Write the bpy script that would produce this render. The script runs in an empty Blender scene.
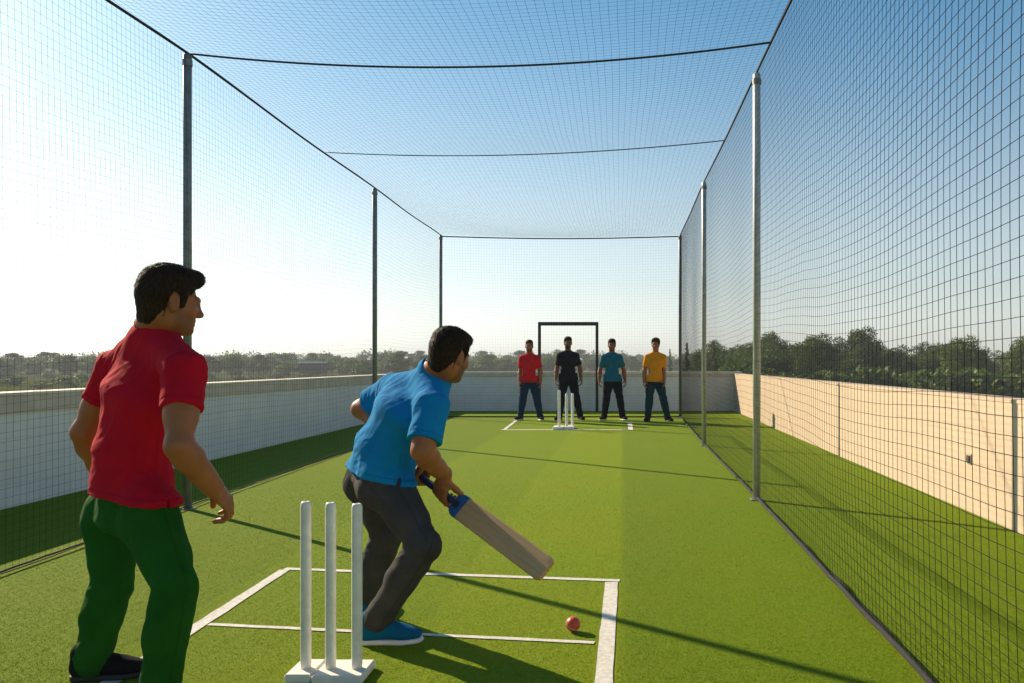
import bpy, math, random
import numpy as np
from mathutils import Vector, Matrix

random.seed(7)
rng = np.random.default_rng(7)
scene = bpy.context.scene
COL = scene.collection
F = 850.0            # focal length in pixels of the 1024 px wide frame
CX, CY, CAMZ = 622.0, 363.0, 1.22


def W(px, py, d):
    """pixel + distance -> world point"""
    return np.array([(px - CX) / F * d, d, CAMZ - (py - CY) / F * d])


def V(*a):
    return np.array(a, dtype=float)


def unit(v):
    v = np.asarray(v, float)
    return v / max(1e-9, np.linalg.norm(v))


# ------------------------------------------------------------------ object helpers
def link(name, me, mat=None, parent=None, loc=None, smooth=False):
    o = bpy.data.objects.new(name, me)
    COL.objects.link(o)
    if mat is not None:
        for m in (mat if isinstance(mat, (list, tuple)) else [mat]):
            me.materials.append(m)
    if parent is not None:
        o.parent = parent
    if loc is not None:
        o.location = loc
    me.polygons.foreach_set('use_smooth', np.full(len(me.polygons), bool(smooth)))
    return o


def tag(o, label=None, cat=None, group=None, kind=None):
    if label: o['label'] = label
    if cat: o['category'] = cat
    if group: o['group'] = group
    if kind: o['kind'] = kind
    return o


def empty(name, loc):
    o = bpy.data.objects.new(name, None)
    COL.objects.link(o)
    o.location = loc
    o.empty_display_size = .1
    return o


def mesh_np(name, verts, faces):
    """fast mesh from numpy arrays; faces is an (n,k) array or list of such arrays"""
    if not isinstance(faces, list):
        faces = [faces]
    faces = [np.asarray(f, dtype=np.int32) for f in faces if len(f)]
    verts = np.asarray(verts, dtype=np.float32)
    me = bpy.data.meshes.new(name)
    me.vertices.add(len(verts))
    me.vertices.foreach_set('co', verts.ravel())
    idx = np.concatenate([f.ravel() for f in faces])
    tot = np.concatenate([np.full(len(f), f.shape[1], np.int32) for f in faces])
    start = np.concatenate([[0], np.cumsum(tot)[:-1]]).astype(np.int32)
    me.loops.add(len(idx))
    me.loops.foreach_set('vertex_index', idx)
    me.polygons.add(len(tot))
    me.polygons.foreach_set('loop_start', start)
    me.polygons.foreach_set('loop_total', tot)
    me.update(calc_edges=True)
    me.validate()
    return me


class MB:
    """collects boxes, tubes and lofts into one mesh"""
    def __init__(self):
        self.v, self.q, self.t, self.n = [], [], [], 0

    def add(self, v, q=None, t=None):
        v = np.asarray(v, float)
        if q is not None and len(q): self.q.append(np.asarray(q) + self.n)
        if t is not None and len(t): self.t.append(np.asarray(t) + self.n)
        self.v.append(v); self.n += len(v)

    def box(self, x0, x1, y0, y1, z0, z1, b=0.0, rot=None, cen=None):
        if b <= 0:
            v = np.array([[x, y, z] for z in (z0, z1) for y in (y0, y1) for x in (x0, x1)], float)
            q = [[0, 2, 3, 1], [4, 5, 7, 6], [0, 1, 5, 4], [2, 6, 7, 3], [0, 4, 6, 2], [1, 3, 7, 5]]
            t = []
        else:
            # bevelled box: 24 verts
            v, idx = [], {}
            X, Y, Z = (x0, x1), (y0, y1), (z0, z1)
            for i in (0, 1):
                for j in (0, 1):
                    for k in (0, 1):
                        sx, sy, sz = (1 if i == 0 else -1), (1 if j == 0 else -1), (1 if k == 0 else -1)
                        for a in range(3):
                            p = [X[i] + (0 if a == 0 else b * sx), Y[j] + (0 if a == 1 else b * sy), Z[k] + (0 if a == 2 else b * sz)]
                            idx[(i, j, k, a)] = len(v); v.append(p)
            q, t = [], []
            def g(i, j, k, a): return idx[(i, j, k, a)]
            for s in (0, 1):
                f = [g(s, 0, 0, 0), g(s, 0, 1, 0), g(s, 1, 1, 0), g(s, 1, 0, 0)]; q.append(f if s == 0 else f[::-1])
                f = [g(0, s, 0, 1), g(1, s, 0, 1), g(1, s, 1, 1), g(0, s, 1, 1)]; q.append(f if s == 0 else f[::-1])
                f = [g(0, 0, s, 2), g(0, 1, s, 2), g(1, 1, s, 2), g(1, 0, s, 2)]; q.append(f if s == 0 else f[::-1])
            for s in (0, 1):
                for r in (0, 1):
                    q.append([g(0, s, r, 1), g(1, s, r, 1), g(1, s, r, 2), g(0, s, r, 2)])
                    q.append([g(s, 0, r, 0), g(s, 1, r, 0), g(s, 1, r, 2), g(s, 0, r, 2)])
                    q.append([g(s, r, 0, 0), g(s, r, 1, 0), g(s, r, 1, 1), g(s, r, 0, 1)])
            for i in (0, 1):
                for j in (0, 1):
                    for k in (0, 1):
                        t.append([g(i, j, k, 0), g(i, j, k, 1), g(i, j, k, 2)])
            v = np.array(v, float)
        if rot is not None:
            c = np.array(cen, float)
            v = (v - c) @ np.asarray(rot).T + c
        self.add(v, q, t)

    def tube(self, pts, r, n=8, caps=True):
        pts = np.asarray(pts, float)
        m = len(pts)
        r = np.broadcast_to(np.asarray(r, float), (m,))
        tan = np.gradient(pts, axis=0)
        tan /= np.linalg.norm(tan, axis=1)[:, None] + 1e-12
        ref = np.array([0, 0, 1.0]) if abs(tan[:, 2]).mean() < .8 else np.array([1.0, 0, 0])
        u = np.cross(tan, ref); u /= np.linalg.norm(u, axis=1)[:, None] + 1e-12
        w = np.cross(tan, u)
        a = np.arange(n) / n * 2 * np.pi
        ring = pts[:, None] + r[:, None, None] * (np.cos(a)[None, :, None] * u[:, None] + np.sin(a)[None, :, None] * w[:, None])
        v = ring.reshape(-1, 3)
        i = np.arange(m - 1)[:, None] * n; j = np.arange(n)[None]
        j2 = (j + 1) % n
        q = np.stack([i + j, i + n + j, i + n + j2, i + j2], -1).reshape(-1, 4)
        t = []
        if caps:
            v = np.vstack([v, pts[0], pts[-1]])
            k = np.arange(n)
            t = np.vstack([np.stack([np.full(n, m * n), k, (k + 1) % n], 1),
                           np.stack([np.full(n, m * n + 1), (m - 1) * n + (k + 1) % n, (m - 1) * n + k], 1)])
        self.add(v, q, t)

    def lathe(self, prof, cen, n=24):
        """prof: list of (r,z)"""
        c = np.array(cen, float)
        pts = np.array([[c[0], c[1], c[2] + z] for r, z in prof])
        a = np.arange(n) / n * 2 * np.pi
        v = np.concatenate([np.stack([c[0] + r * np.cos(a), c[1] + r * np.sin(a), np.full(n, c[2] + z)], 1) for r, z in prof])
        m = len(prof)
        i = np.arange(m - 1)[:, None] * n; j = np.arange(n)[None]; j2 = (j + 1) % n
        q = np.stack([i + j, i + j2, i + n + j2, i + n + j], -1).reshape(-1, 4)
        v = np.vstack([v, pts[0], pts[-1]])
        k = np.arange(n)
        t = np.vstack([np.stack([np.full(n, m * n), (k + 1) % n, k], 1),
                       np.stack([np.full(n, m * n + 1), (m - 1) * n + k, (m - 1) * n + (k + 1) % n], 1)])
        self.add(v, q, t)

    def build(self, name, mat, parent=None, base=(0, 0, 0), smooth=False, loc=None):
        v = np.concatenate(self.v) - np.asarray(base, float)
        fs = []
        if self.q: fs.append(np.concatenate(self.q))
        if self.t: fs.append(np.concatenate(self.t))
        me = mesh_np(name, v, fs)
        return link(name, me, mat, parent, loc, smooth)


# ------------------------------------------------------------------ materials
def nodes_of(name):
    m = bpy.data.materials.new(name)
    m.use_nodes = True
    nt = m.node_tree
    b = nt.nodes['Principled BSDF']
    return m, nt, b


def nd(nt, typ, **kw):
    n = nt.nodes.new(typ)
    for k, v in kw.items():
        if hasattr(n, k): setattr(n, k, v)
    return n


def setin(n, **kw):
    for k, v in kw.items():
        n.inputs[k.replace('_', ' ')].default_value = v


def ramp(nt, fac, stops):
    r = nt.nodes.new('ShaderNodeValToRGB')
    cr = r.color_ramp
    while len(cr.elements) > 1: cr.elements.remove(cr.elements[-1])
    cr.elements[0].position = stops[0][0]; cr.elements[0].color = (*stops[0][1], 1)
    for p, c in stops[1:]:
        e = cr.elements.new(p); e.color = (*c, 1)
    nt.links.new(fac, r.inputs[0])
    return r.outputs[0]


def noise(nt, vec, scale, detail=3, rough=.5, dist=0.0):
    n = nt.nodes.new('ShaderNodeTexNoise')
    n.inputs['Scale'].default_value = scale
    n.inputs['Detail'].default_value = detail
    n.inputs['Roughness'].default_value = rough
    n.inputs['Distortion'].default_value = dist
    if vec is not None: nt.links.new(vec, n.inputs['Vector'])
    return n.outputs['Fac']


def mixc(nt, fac, a, b, mode='MIX'):
    n = nt.nodes.new('ShaderNodeMix'); n.data_type = 'RGBA'; n.blend_type = mode
    for sock, val in ((n.inputs[0], fac), (n.inputs[6], a), (n.inputs[7], b)):
        if hasattr(val, 'is_output'): nt.links.new(val, sock)
        elif isinstance(val, (int, float)): sock.default_value = val
        else: sock.default_value = (*val, 1)
    return n.outputs[2]


def bump(nt, b, h, strength, dist):
    n = nt.nodes.new('ShaderNodeBump')
    n.inputs['Strength'].default_value = strength
    n.inputs['Distance'].default_value = dist
    nt.links.new(h, n.inputs['Height'])
    nt.links.new(n.outputs[0], b.inputs['Normal'])
    return n


def objco(nt):
    return nt.nodes.new('ShaderNodeTexCoord').outputs['Object']


def mapping(nt, vec, scale=(1, 1, 1), rot=(0, 0, 0)):
    m = nt.nodes.new('ShaderNodeMapping')
    m.inputs['Scale'].default_value = scale
    m.inputs['Rotation'].default_value = rot
    nt.links.new(vec, m.inputs['Vector'])
    return m.outputs[0]


def simple(name, col, rough=.6, metal=0.0, var=.12, scale=6.0, bstr=.0, bscale=80, bdist=.002, sheen=0.0, spec=.5):
    m, nt, b = nodes_of(name)
    co = objco(nt)
    f = noise(nt, co, scale, 4)
    c = ramp(nt, f, [(.3, tuple(x * (1 - var) for x in col)), (.7, tuple(min(1, x * (1 + var)) for x in col))])
    nt.links.new(c, b.inputs['Base Color'])
    setin(b, Roughness=rough, Metallic=metal)
    b.inputs['Specular IOR Level'].default_value = spec
    if sheen: b.inputs['Sheen Weight'].default_value = sheen
    if bstr: bump(nt, b, noise(nt, co, bscale, 3), bstr, bdist)
    return m


def fabric(name, col, rough=.9, sheen=.0, weave=900, var=.1):
    m, nt, b = nodes_of(name)
    co = objco(nt)
    f = noise(nt, co, 9, 4, .6)
    c = ramp(nt, f, [(.3, tuple(x * (1 - var) for x in col)), (.7, tuple(min(1, x * (1 + var)) for x in col))])
    f2 = noise(nt, co, 420, 2)
    c = mixc(nt, ramp(nt, f2, [(.35, (.0,) * 3), (.65, (.35,) * 3)]), c, tuple(x * .75 for x in col))
    at = nt.nodes.new('ShaderNodeAttribute'); at.attribute_name = 'seam'
    c = mixc(nt, at.outputs['Fac'], c, tuple(x * .45 for x in col))
    nt.links.new(c, b.inputs['Base Color'])
    setin(b, Roughness=rough)
    b.inputs['Specular IOR Level'].default_value = .1
    b.inputs['Sheen Weight'].default_value = sheen
    b.inputs['Sheen Roughness'].default_value = .4
    h = nt.nodes.new('ShaderNodeMath'); h.operation = 'ADD'
    a1 = nt.nodes.new('ShaderNodeMath'); a1.operation = 'MULTIPLY'; a1.inputs[1].default_value = .12
    nt.links.new(noise(nt, co, weave, 1), a1.inputs[0])
    nt.links.new(a1.outputs[0], h.inputs[0])
    nt.links.new(noise(nt, mapping(nt, co, (1, 1, .45), (.5, .3, .2)), 16, 4, .55, .6), h.inputs[1])
    bump(nt, b, h.outputs[0], .45, .012)
    return m


def skin_mat(name, col, beard=(.02, .014, .01)):
    m, nt, b = nodes_of(name)
    co = objco(nt)
    c = ramp(nt, noise(nt, co, 14, 4), [(.3, tuple(x * .86 for x in col)), (.7, tuple(x * 1.1 for x in col))])
    at = nt.nodes.new('ShaderNodeAttribute'); at.attribute_name = 'dark'
    fac = nt.nodes.new('ShaderNodeMath'); fac.operation = 'MULTIPLY'
    nt.links.new(at.outputs['Fac'], fac.inputs[0])
    nt.links.new(ramp(nt, noise(nt, co, 500, 2), [(.3, (.65,) * 3), (.6, (1,) * 3)]), fac.inputs[1])
    c = mixc(nt, fac.outputs[0], c, beard)
    nt.links.new(c, b.inputs['Base Color'])
    setin(b, Roughness=.52)
    b.inputs['Specular IOR Level'].default_value = .35
    b.inputs['Subsurface Weight'].default_value = .088
    b.inputs['Subsurface Radius'].default_value = (.01, .004, .002)
    bump(nt, b, noise(nt, co, 220, 3), .18, .002)
    return m


def hair_mat(name, col):
    m, nt, b = nodes_of(name)
    co = objco(nt)
    v = mapping(nt, co, (1, 1, .22), (.35, .2, 0))
    f = noise(nt, v, 190, 3, .6)
    c = ramp(nt, f, [(.35, tuple(x * .45 for x in col)), (.7, tuple(x * 1.7 for x in col))])
    nt.links.new(c, b.inputs['Base Color'])
    setin(b, Roughness=.6)
    b.inputs['Specular IOR Level'].default_value = .12
    bump(nt, b, f, .9, .006)
    return m


def pile_bands(nt, co, c):
    """strips of turf laid with the pile leaning different ways"""
    sx = nt.nodes.new('ShaderNodeSeparateXYZ'); nt.links.new(co, sx.inputs[0])
    mr = nt.nodes.new('ShaderNodeMapRange')
    mr.inputs[1].default_value = -6; mr.inputs[2].default_value = 4
    nt.links.new(sx.outputs[0], mr.inputs[0])
    def at(x): return (x + 6) / 10
    band = ramp(nt, mr.outputs[0], [(0, (.86, .88, .8)), (at(-2.12), (.86, .88, .8)), (at(-2.08), (1.0, 1.0, 1.0)), (at(-.93), (1.0, 1.0, 1.0)),
                                   (at(-.90), (1.12, 1.08, 1.1)), (at(.0), (1.12, 1.08, 1.1)), (at(.02), (.86, .9, .75)), (1, (.86, .9, .75))])
    c = mixc(nt, 1.0, c, band, 'MULTIPLY')
    return c


def turf_mat():
    m, nt, b = nodes_of('turf')
    co = objco(nt)
    # blade-scale speckle, patchy pile, mowing-like pile bands along the pitch
    fine = noise(nt, mapping(nt, co, (1, 1, 1)), 260, 3, .7)
    mid = noise(nt, co, 34, 4, .65)
    big = noise(nt, co, 1.1, 4, .6)
    c = ramp(nt, fine, [(.28, (.110, .172, .003)), (.5, (.192, .288, .005)), (.74, (.28, .375, .014))])
    c = mixc(nt, ramp(nt, mid, [(.35, (.0,) * 3), (.68, (.45,) * 3)]), c, (.12, .18, .003))
    c = mixc(nt, ramp(nt, big, [(.35, (.0,) * 3), (.7, (.4,) * 3)]), c, (.23, .26, .004))
    c = pile_bands(nt, co, c)
    nt.links.new(c, b.inputs['Base Color'])
    setin(b, Roughness=.9)
    b.inputs['Specular IOR Level'].default_value = .12
    h = nt.nodes.new('ShaderNodeMath'); h.operation = 'ADD'
    nt.links.new(fine, h.inputs[0]); nt.links.new(mid, h.inputs[1])
    bump(nt, b, h.outputs[0], .8, .012)
    return m


def wall_mat(name, col, course=.2, length=.4, mortar_dark=.9, var=.05, dirty=.12, axis='X'):
    m, nt, b = nodes_of(name)
    co = objco(nt)
    sx = nt.nodes.new('ShaderNodeSeparateXYZ'); nt.links.new(co, sx.inputs[0])
    cb = nt.nodes.new('ShaderNodeCombineXYZ')
    nt.links.new(sx.outputs[1 if axis == 'Y' else 0], cb.inputs[0]); nt.links.new(sx.outputs[2], cb.inputs[1])
    br = nt.nodes.new('ShaderNodeTexBrick')
    br.inputs['Scale'].default_value = 1.0
    br.inputs['Brick Width'].default_value = length
    br.inputs['Row Height'].default_value = course
    br.inputs['Mortar Size'].default_value = .006
    br.inputs['Mortar Smooth'].default_value = .4
    br.inputs['Color1'].default_value = (*col, 1)
    br.inputs['Color2'].default_value = (*[x * (1 - var) for x in col], 1)
    br.inputs['Mortar'].default_value = (*[x * mortar_dark for x in col], 1)
    nt.links.new(cb.outputs[0], br.inputs['Vector'])
    big = noise(nt, mapping(nt, co, (1, 1, .5)), 2.2, 5, .65)
    c = mixc(nt, ramp(nt, big, [(.42, (.0,) * 3), (.75, (dirty * 2.2,) * 3)]), br.outputs[0], tuple(x * .6 for x in col))
    streak = noise(nt, mapping(nt, co, (9, 9, .5)), 1.2, 4, .6)
    c = mixc(nt, ramp(nt, streak, [(.5, (.0,) * 3), (.8, (dirty * 1.8,) * 3)]), c, tuple(x * .55 for x in col))
    nt.links.new(c, b.inputs['Base Color'])
    setin(b, Roughness=.88)
    h = nt.nodes.new('ShaderNodeMath'); h.operation = 'MULTIPLY_ADD'
    nt.links.new(br.outputs['Fac'], h.inputs[0]); h.inputs[1].default_value = -.6
    nt.links.new(noise(nt, co, 60, 4, .6), h.inputs[2])
    bump(nt, b, h.outputs[0], .35, .006)
    return m


def leaf_mat(name, c0, c1, c2):
    m, nt, b = nodes_of(name)
    g = nt.nodes.new('ShaderNodeNewGeometry')
    oi = nt.nodes.new('ShaderNodeObjectInfo')
    c = ramp(nt, g.outputs['Random Per Island'], [(.0, c0), (.55, c1), (1, c2)])
    hsv = nt.nodes.new('ShaderNodeHueSaturation')
    mr = nt.nodes.new('ShaderNodeMapRange'); nt.links.new(oi.outputs['Random'], mr.inputs[0])
    mr.inputs[3].default_value = .7; mr.inputs[4].default_value = 1.25
    mr2 = nt.nodes.new('ShaderNodeMapRange'); nt.links.new(oi.outputs['Random'], mr2.inputs[0])
    mr2.inputs[3].default_value = .515; mr2.inputs[4].default_value = .48
    nt.links.new(mr.outputs[0], hsv.inputs['Value']); nt.links.new(mr2.outputs[0], hsv.inputs['Hue'])
    nt.links.new(c, hsv.inputs['Color'])
    nt.links.new(hsv.outputs[0], b.inputs['Base Color'])
    setin(b, Roughness=.6)
    b.inputs['Specular IOR Level'].default_value = .25
    tr = nt.nodes.new('ShaderNodeBsdfTranslucent'); nt.links.new(hsv.outputs[0], tr.inputs[0])
    mx = nt.nodes.new('ShaderNodeMixShader'); mx.inputs[0].default_value = .3
    nt.links.new(b.outputs[0], mx.inputs[1]); nt.links.new(tr.outputs[0], mx.inputs[2])
    nt.links.new(mx.outputs[0], nt.nodes['Material Output'].inputs[0])
    return m


def field_mat():
    m, nt, b = nodes_of('field_grass')
    co = objco(nt)
    a = noise(nt, mapping(nt, co, (.35, 1, 1)), .05, 6, .65)
    c = ramp(nt, a, [(.32, (.022, .040, .006)), (.48, (.055, .070, .012)), (.6, (.11, .09, .025)), (.75, (.05, .065, .012))])
    d = noise(nt, co, 1.3, 5, .7)
    c = mixc(nt, ramp(nt, d, [(.35, (.0,) * 3), (.7, (.7,) * 3)]), c, (.035, .05, .01))
    nt.links.new(c, b.inputs['Base Color'])
    setin(b, Roughness=1.0)
    b.inputs['Specular IOR Level'].default_value = 0
    bump(nt, b, d, .8, .3)
    return m


def wood_mat():
    m, nt, b = nodes_of('willow')
    co = objco(nt)
    v = mapping(nt, co, (60, 60, 2.2))
    f = noise(nt, v, 1.0, 4, .6, .4)
    c = ramp(nt, f, [(.3, (.50, .27, .11)), (.55, (.60, .36, .16)), (.75, (.44, .22, .085))])
    nt.links.new(c, b.inputs['Base Color'])
    setin(b, Roughness=.5)
    bump(nt, b, f, .12, .001)
    return m


M = {}
M['turf'] = turf_mat()
def blade_mat():
    m, nt, b = nodes_of('turf_blade')
    g = nt.nodes.new('ShaderNodeNewGeometry')
    c = ramp(nt, g.outputs['Random Per Island'], [(0, (.13, .20, .003)), (.5, (.235, .33, .006)), (1, (.34, .44, .016))])
    c = pile_bands(nt, objco(nt), c)
    nt.links.new(c, b.inputs['Base Color']); setin(b, Roughness=.6)
    b.inputs['Specular IOR Level'].default_value = .2
    tr = nt.nodes.new('ShaderNodeBsdfTranslucent'); nt.links.new(c, tr.inputs[0])
    mx = nt.nodes.new('ShaderNodeMixShader'); mx.inputs[0].default_value = .3
    nt.links.new(b.outputs[0], mx.inputs[1]); nt.links.new(tr.outputs[0], mx.inputs[2])
    nt.links.new(mx.outputs[0], nt.nodes['Material Output'].inputs[0])
    return m


M['blade'] = blade_mat()
M['line'] = simple('line_paint', (.66, .63, .56), .85, var=.18, scale=40, bstr=.6, bscale=260, bdist=.006)
M['wall_white'] = wall_mat('painted_block', (.80, .78, .74), .195, .4, .86, axis='Y')
M['wall_white_x'] = wall_mat('painted_block_end', (.78, .76, .72), .195, .4, .86, axis='X')
M['wall_beige'] = wall_mat('beige_render', (.60, .465, .335), .32, 1.2, .97, axis='Y', dirty=.03)
M['coping'] = simple('coping_render', (.62, .52, .42), .9, var=.14, scale=5, bstr=.3, bscale=60, bdist=.004)
M['capping'] = simple('capping_stone', (.74, .66, .54), .85, var=.1, scale=5, bstr=.2, bscale=60)
M['render'] = simple('building_render', (.5, .46, .4), .9, var=.1, scale=2, bstr=.2)
M['galv'] = simple('galvanised_steel', (.52, .51, .50), .5, .25, var=.15, scale=14, bstr=.05, bscale=120)
M['darksteel'] = simple('dark_steel', (.20, .21, .22), .5, .3, var=.2, scale=14)
M['black_paint'] = simple('black_paint', (.018, .018, .02), .45, .0, var=.3, scale=14)
M['net'] = simple('net_twine', (.012, .014, .017), .95, var=.3, scale=30, spec=.08)
M['rope'] = simple('net_rope', (.014, .015, .016), .9, var=.5, scale=60, bstr=.6, bscale=200, bdist=.004)
M['cable'] = simple('steel_cable', (.03, .03, .033), .5, .3)
M['stump'] = simple('white_stump', (.80, .77, .69), .45, var=.10, scale=26, bstr=.05, bscale=90)
M['stump_base'] = simple('white_base', (.78, .74, .66), .55, var=.08, scale=18, bstr=.1, bscale=90)
M['ball'] = simple('ball_leather', (.62, .075, .03), .38, var=.2, scale=60, bstr=.15, bscale=300)
M['thread'] = simple('seam_thread', (.6, .5, .4), .8)
M['wood'] = wood_mat()
M['grip'] = simple('grip_rubber', (.014, .035, .10), .6, var=.2, scale=60, bstr=.5, bscale=240, bdist=.003)
M['sticker'] = simple('blue_tape', (.02, .11, .30), .45, var=.2, scale=40)
M['sticker_dark'] = simple('dark_mark', (.015, .02, .03), .5)
M['bark'] = simple('bark', (.10, .075, .05), .95, var=.35, scale=8, bstr=.8, bscale=20, bdist=.03)
M['leaf_a'] = leaf_mat('leaf_olive', (.036, .075, .012), (.080, .145, .020), (.14, .20, .03))
M['leaf_b'] = leaf_mat('leaf_deep', (.036, .068, .010), (.080, .135, .018), (.14, .19, .03))
M['field'] = field_mat()
M['skin_a'] = skin_mat('brown_skin', (.35, .118, .038))
M['skin_b'] = skin_mat('dark_brown_skin', (.22, .078, .028))
M['hair'] = hair_mat('dark_hair', (.028, .015, .007))
M['shirt_red'] = fabric('red_jersey', (.54, .005, .020), sheen=.0)
M['shirt_blue'] = fabric('blue_pique', (.003, .22, .50), sheen=.0)
M['trouser_green'] = fabric('green_cotton', (.012, .10, .008), var=.16, sheen=.0)
M['trouser_grey'] = fabric('charcoal_denim', (.060, .056, .056), var=.25, sheen=.0)
M['shirt_scarlet'] = fabric('scarlet_pique', (.65, .015, .02))
M['shirt_black'] = fabric('black_pique', (.012, .013, .018))
M['shirt_teal'] = fabric('teal_pique', (.012, .13, .19))
M['shirt_orange'] = fabric('orange_pique', (.75, .27, .01))
M['trouser_navy'] = fabric('navy_cotton', (.012, .035, .075))
M['trouser_black'] = fabric('black_cotton', (.010, .012, .018))
M['trouser_teal'] = fabric('dark_teal_cotton', (.012, .04, .055))
M['shoe_blue'] = fabric('blue_knit', (.005, .12, .24), var=.15)
M['shoe_black'] = fabric('black_knit', (.012, .011, .011), sheen=0.0)
M['sole_white'] = simple('white_foam', (.75, .72, .68), .7, var=.06)
M['sole_black'] = simple('black_foam', (.02, .02, .02), .7)
M['socket'] = simple('dark_socket', (.05, .045, .035), .6)
M['socket_rim'] = simple('socket_rim', (.40, .33, .24), .7)
M['white_shed'] = simple('white_sheet', (.75, .75, .74), .7)

# ------------------------------------------------------------------ camera, light, sky
cam = bpy.data.cameras.new('camera')
cam.sensor_width = 36.0
cam.lens = F / 1024 * 36.0
cam.shift_x = -(CX - 512) / 1024
cam.shift_y = (CY - 341.5) / 1024
cam.clip_start = .05
cam.clip_end = 6000
camo = bpy.data.objects.new('camera', cam)
COL.objects.link(camo)
camo.location = (0, 0, CAMZ)
camo.rotation_euler = (math.radians(90), 0, 0)
scene.camera = camo

SUN = unit((-1.0, .85, .70))          # towards the sun: ahead on the left, low
elev = math.asin(SUN[2])
azim = math.atan2(SUN[0], SUN[1])      # from +Y towards +X
world = bpy.data.worlds.new('World')
scene.world = world
world.use_nodes = True
wn = world.node_tree
bg = wn.nodes['Background']
sky = wn.nodes.new('ShaderNodeTexSky')
sky.sky_type = 'NISHITA'
sky.sun_disc = False
sky.sun_elevation = elev
sky.sun_rotation = azim
sky.altitude = 50
sky.air_density = 1.0
sky.dust_density = .6
sky.ozone_density = 3.0
tint = wn.nodes.new('ShaderNodeMix'); tint.data_type = 'RGBA'; tint.blend_type = 'MULTIPLY'
tint.inputs[0].default_value = 1.0; tint.inputs[7].default_value = (.85, .965, .87, 1)
hs_ = wn.nodes.new('ShaderNodeHueSaturation'); # haze near the horizon is paler than the sky above
tcw = wn.nodes.new('ShaderNodeTexCoord'); sxw = wn.nodes.new('ShaderNodeSeparateXYZ')
wn.links.new(tcw.outputs['Generated'], sxw.inputs[0])
mrw = wn.nodes.new('ShaderNodeMapRange'); mrw.interpolation_type = 'SMOOTHSTEP'
mrw.inputs[1].default_value = -.02; mrw.inputs[2].default_value = .42; mrw.inputs[3].default_value = .28; mrw.inputs[4].default_value = 1.18
wn.links.new(sxw.outputs[2], mrw.inputs[0]); wn.links.new(mrw.outputs[0], hs_.inputs['Saturation'])
wn.links.new(sky.outputs[0], tint.inputs[6]); wn.links.new(tint.outputs[2], hs_.inputs['Color'])
wn.links.new(hs_.outputs[0], bg.inputs[0])
bg.inputs[1].default_value = .088
sun = bpy.data.lights.new('sun', 'SUN')
sun.energy = 5.0
sun.angle = math.radians(.5)
sun.color = (1.0, .83, .60)
suno = bpy.data.objects.new('sun', sun)
COL.objects.link(suno)
suno.rotation_euler = Vector(SUN).to_track_quat('Z', 'Y').to_euler()
suno.location = (-20, 20, 20)
scene.view_settings.view_transform = 'Standard'
scene.view_settings.look = 'None'
scene.view_settings.exposure = 0.76
scene.view_settings.gamma = 1.0
scene.cycles.max_bounces = 8
scene.cycles.transparent_max_bounces = 8

# ------------------------------------------------------------------ setting
XL, XR, YB, YF = -5.16, 2.85, 21.6, -6.0     # inner faces of the parapets, back wall, open front
HAZE = .00055
GZ = -4.0                                    # fields below the terrace


def plane_grid(name, x0, x1, y0, y1, z, mat, nx=1, ny=1, **kw):
    xs = np.linspace(x0, x1, nx + 1); ys = np.linspace(y0, y1, ny + 1)
    v = np.array([[x, y, z] for y in ys for x in xs])
    q = [[j * (nx + 1) + i, j * (nx + 1) + i + 1, (j + 1) * (nx + 1) + i + 1, (j + 1) * (nx + 1) + i] for j in range(ny) for i in range(nx)]
    return link(name, mesh_np(name, v, np.array(q)), mat)


tag(plane_grid('field_ground', -2500, 2500, -600, 4000, GZ, M['field'], 20, 20), kind='structure')
b = MB(); b.box(XL - .2, XR + .2, YF, YB + .2, GZ - .3, -.03)
tag(b.build('terrace_slab', M['render']), kind='structure')
tag(plane_grid('turf_floor', XL, XR, YF, YB, 0, M['turf']), kind='structure')

# left parapet: painted block wall, proud render band, pale capping
w = tag(empty('parapet_wall', (XL, 8, 0)), 'long white block parapet in shade with tan coping band along the left', 'wall')
b = MB(); b.box(XL - .2, XL, YF, YB, -.02, .80); b.build('wall_body', M['wall_white'], w, (XL, 8, 0))
b = MB(); b.box(XL - .23, XL + .025, YF, YB + .2, .80, .945, .006); b.build('coping', M['coping'], w, (XL, 8, 0))
b = MB(); b.box(XL - .25, XL + .035, YF, YB + .22, .945, .97, .004); b.build('capping', M['capping'], w, (XL, 8, 0))
# back parapet
w = tag(empty('parapet_wall', (-1, YB, 0)), 'grey white parapet closing the far end behind the standing row', 'wall')
b = MB(); b.box(XL, XR, YB, YB + .2, -.02, .87); b.build('wall_body', M['wall_white_x'], w, (-1, YB, 0))
b = MB(); b.box(XL + .04, XR + .2, YB - .025, YB + .23, .87, .945, .006); b.build('coping', M['coping'], w, (-1, YB, 0))
b = MB(); b.box(XL + .04, XR + .2, YB - .035, YB + .25, .945, 1.0, .004); b.build('capping', M['capping'], w, (-1, YB, 0))
# right parapet
w = tag(empty('parapet_wall', (XR, 8, 0)), 'sunlit beige parapet running along the right beyond the net', 'wall')
b = MB(); b.box(XR, XR + .2, YF, YB - .04, -.02, .925); b.build('wall_body', M['wall_beige'], w, (XR, 8, 0))
b = MB(); b.box(XR - .006, XR + .22, YF, YB - .04, .925, .955, .004); b.build('capping', M['wall_beige'], w, (XR, 8, 0))
# small dark socket on the right parapet
p = W(970, 459, 850 * XR / (970 - CX)); p[0] = XR
s = tag(empty('wall_socket', p), 'small square dark socket set in the sunlit beige wall', 'socket')
b = MB(); b.box(XR - .012, XR + .02, p[1] - .042, p[1] + .042, p[2] - .042, p[2] + .042, .004); b.build('frame', M['socket_rim'], s, p)
b = MB(); b.box(XR - .022, XR - .012, p[1] - .030, p[1] + .030, p[2] - .030, p[2] + .030, .003); b.build('cover', M['socket'], s, p)


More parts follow.
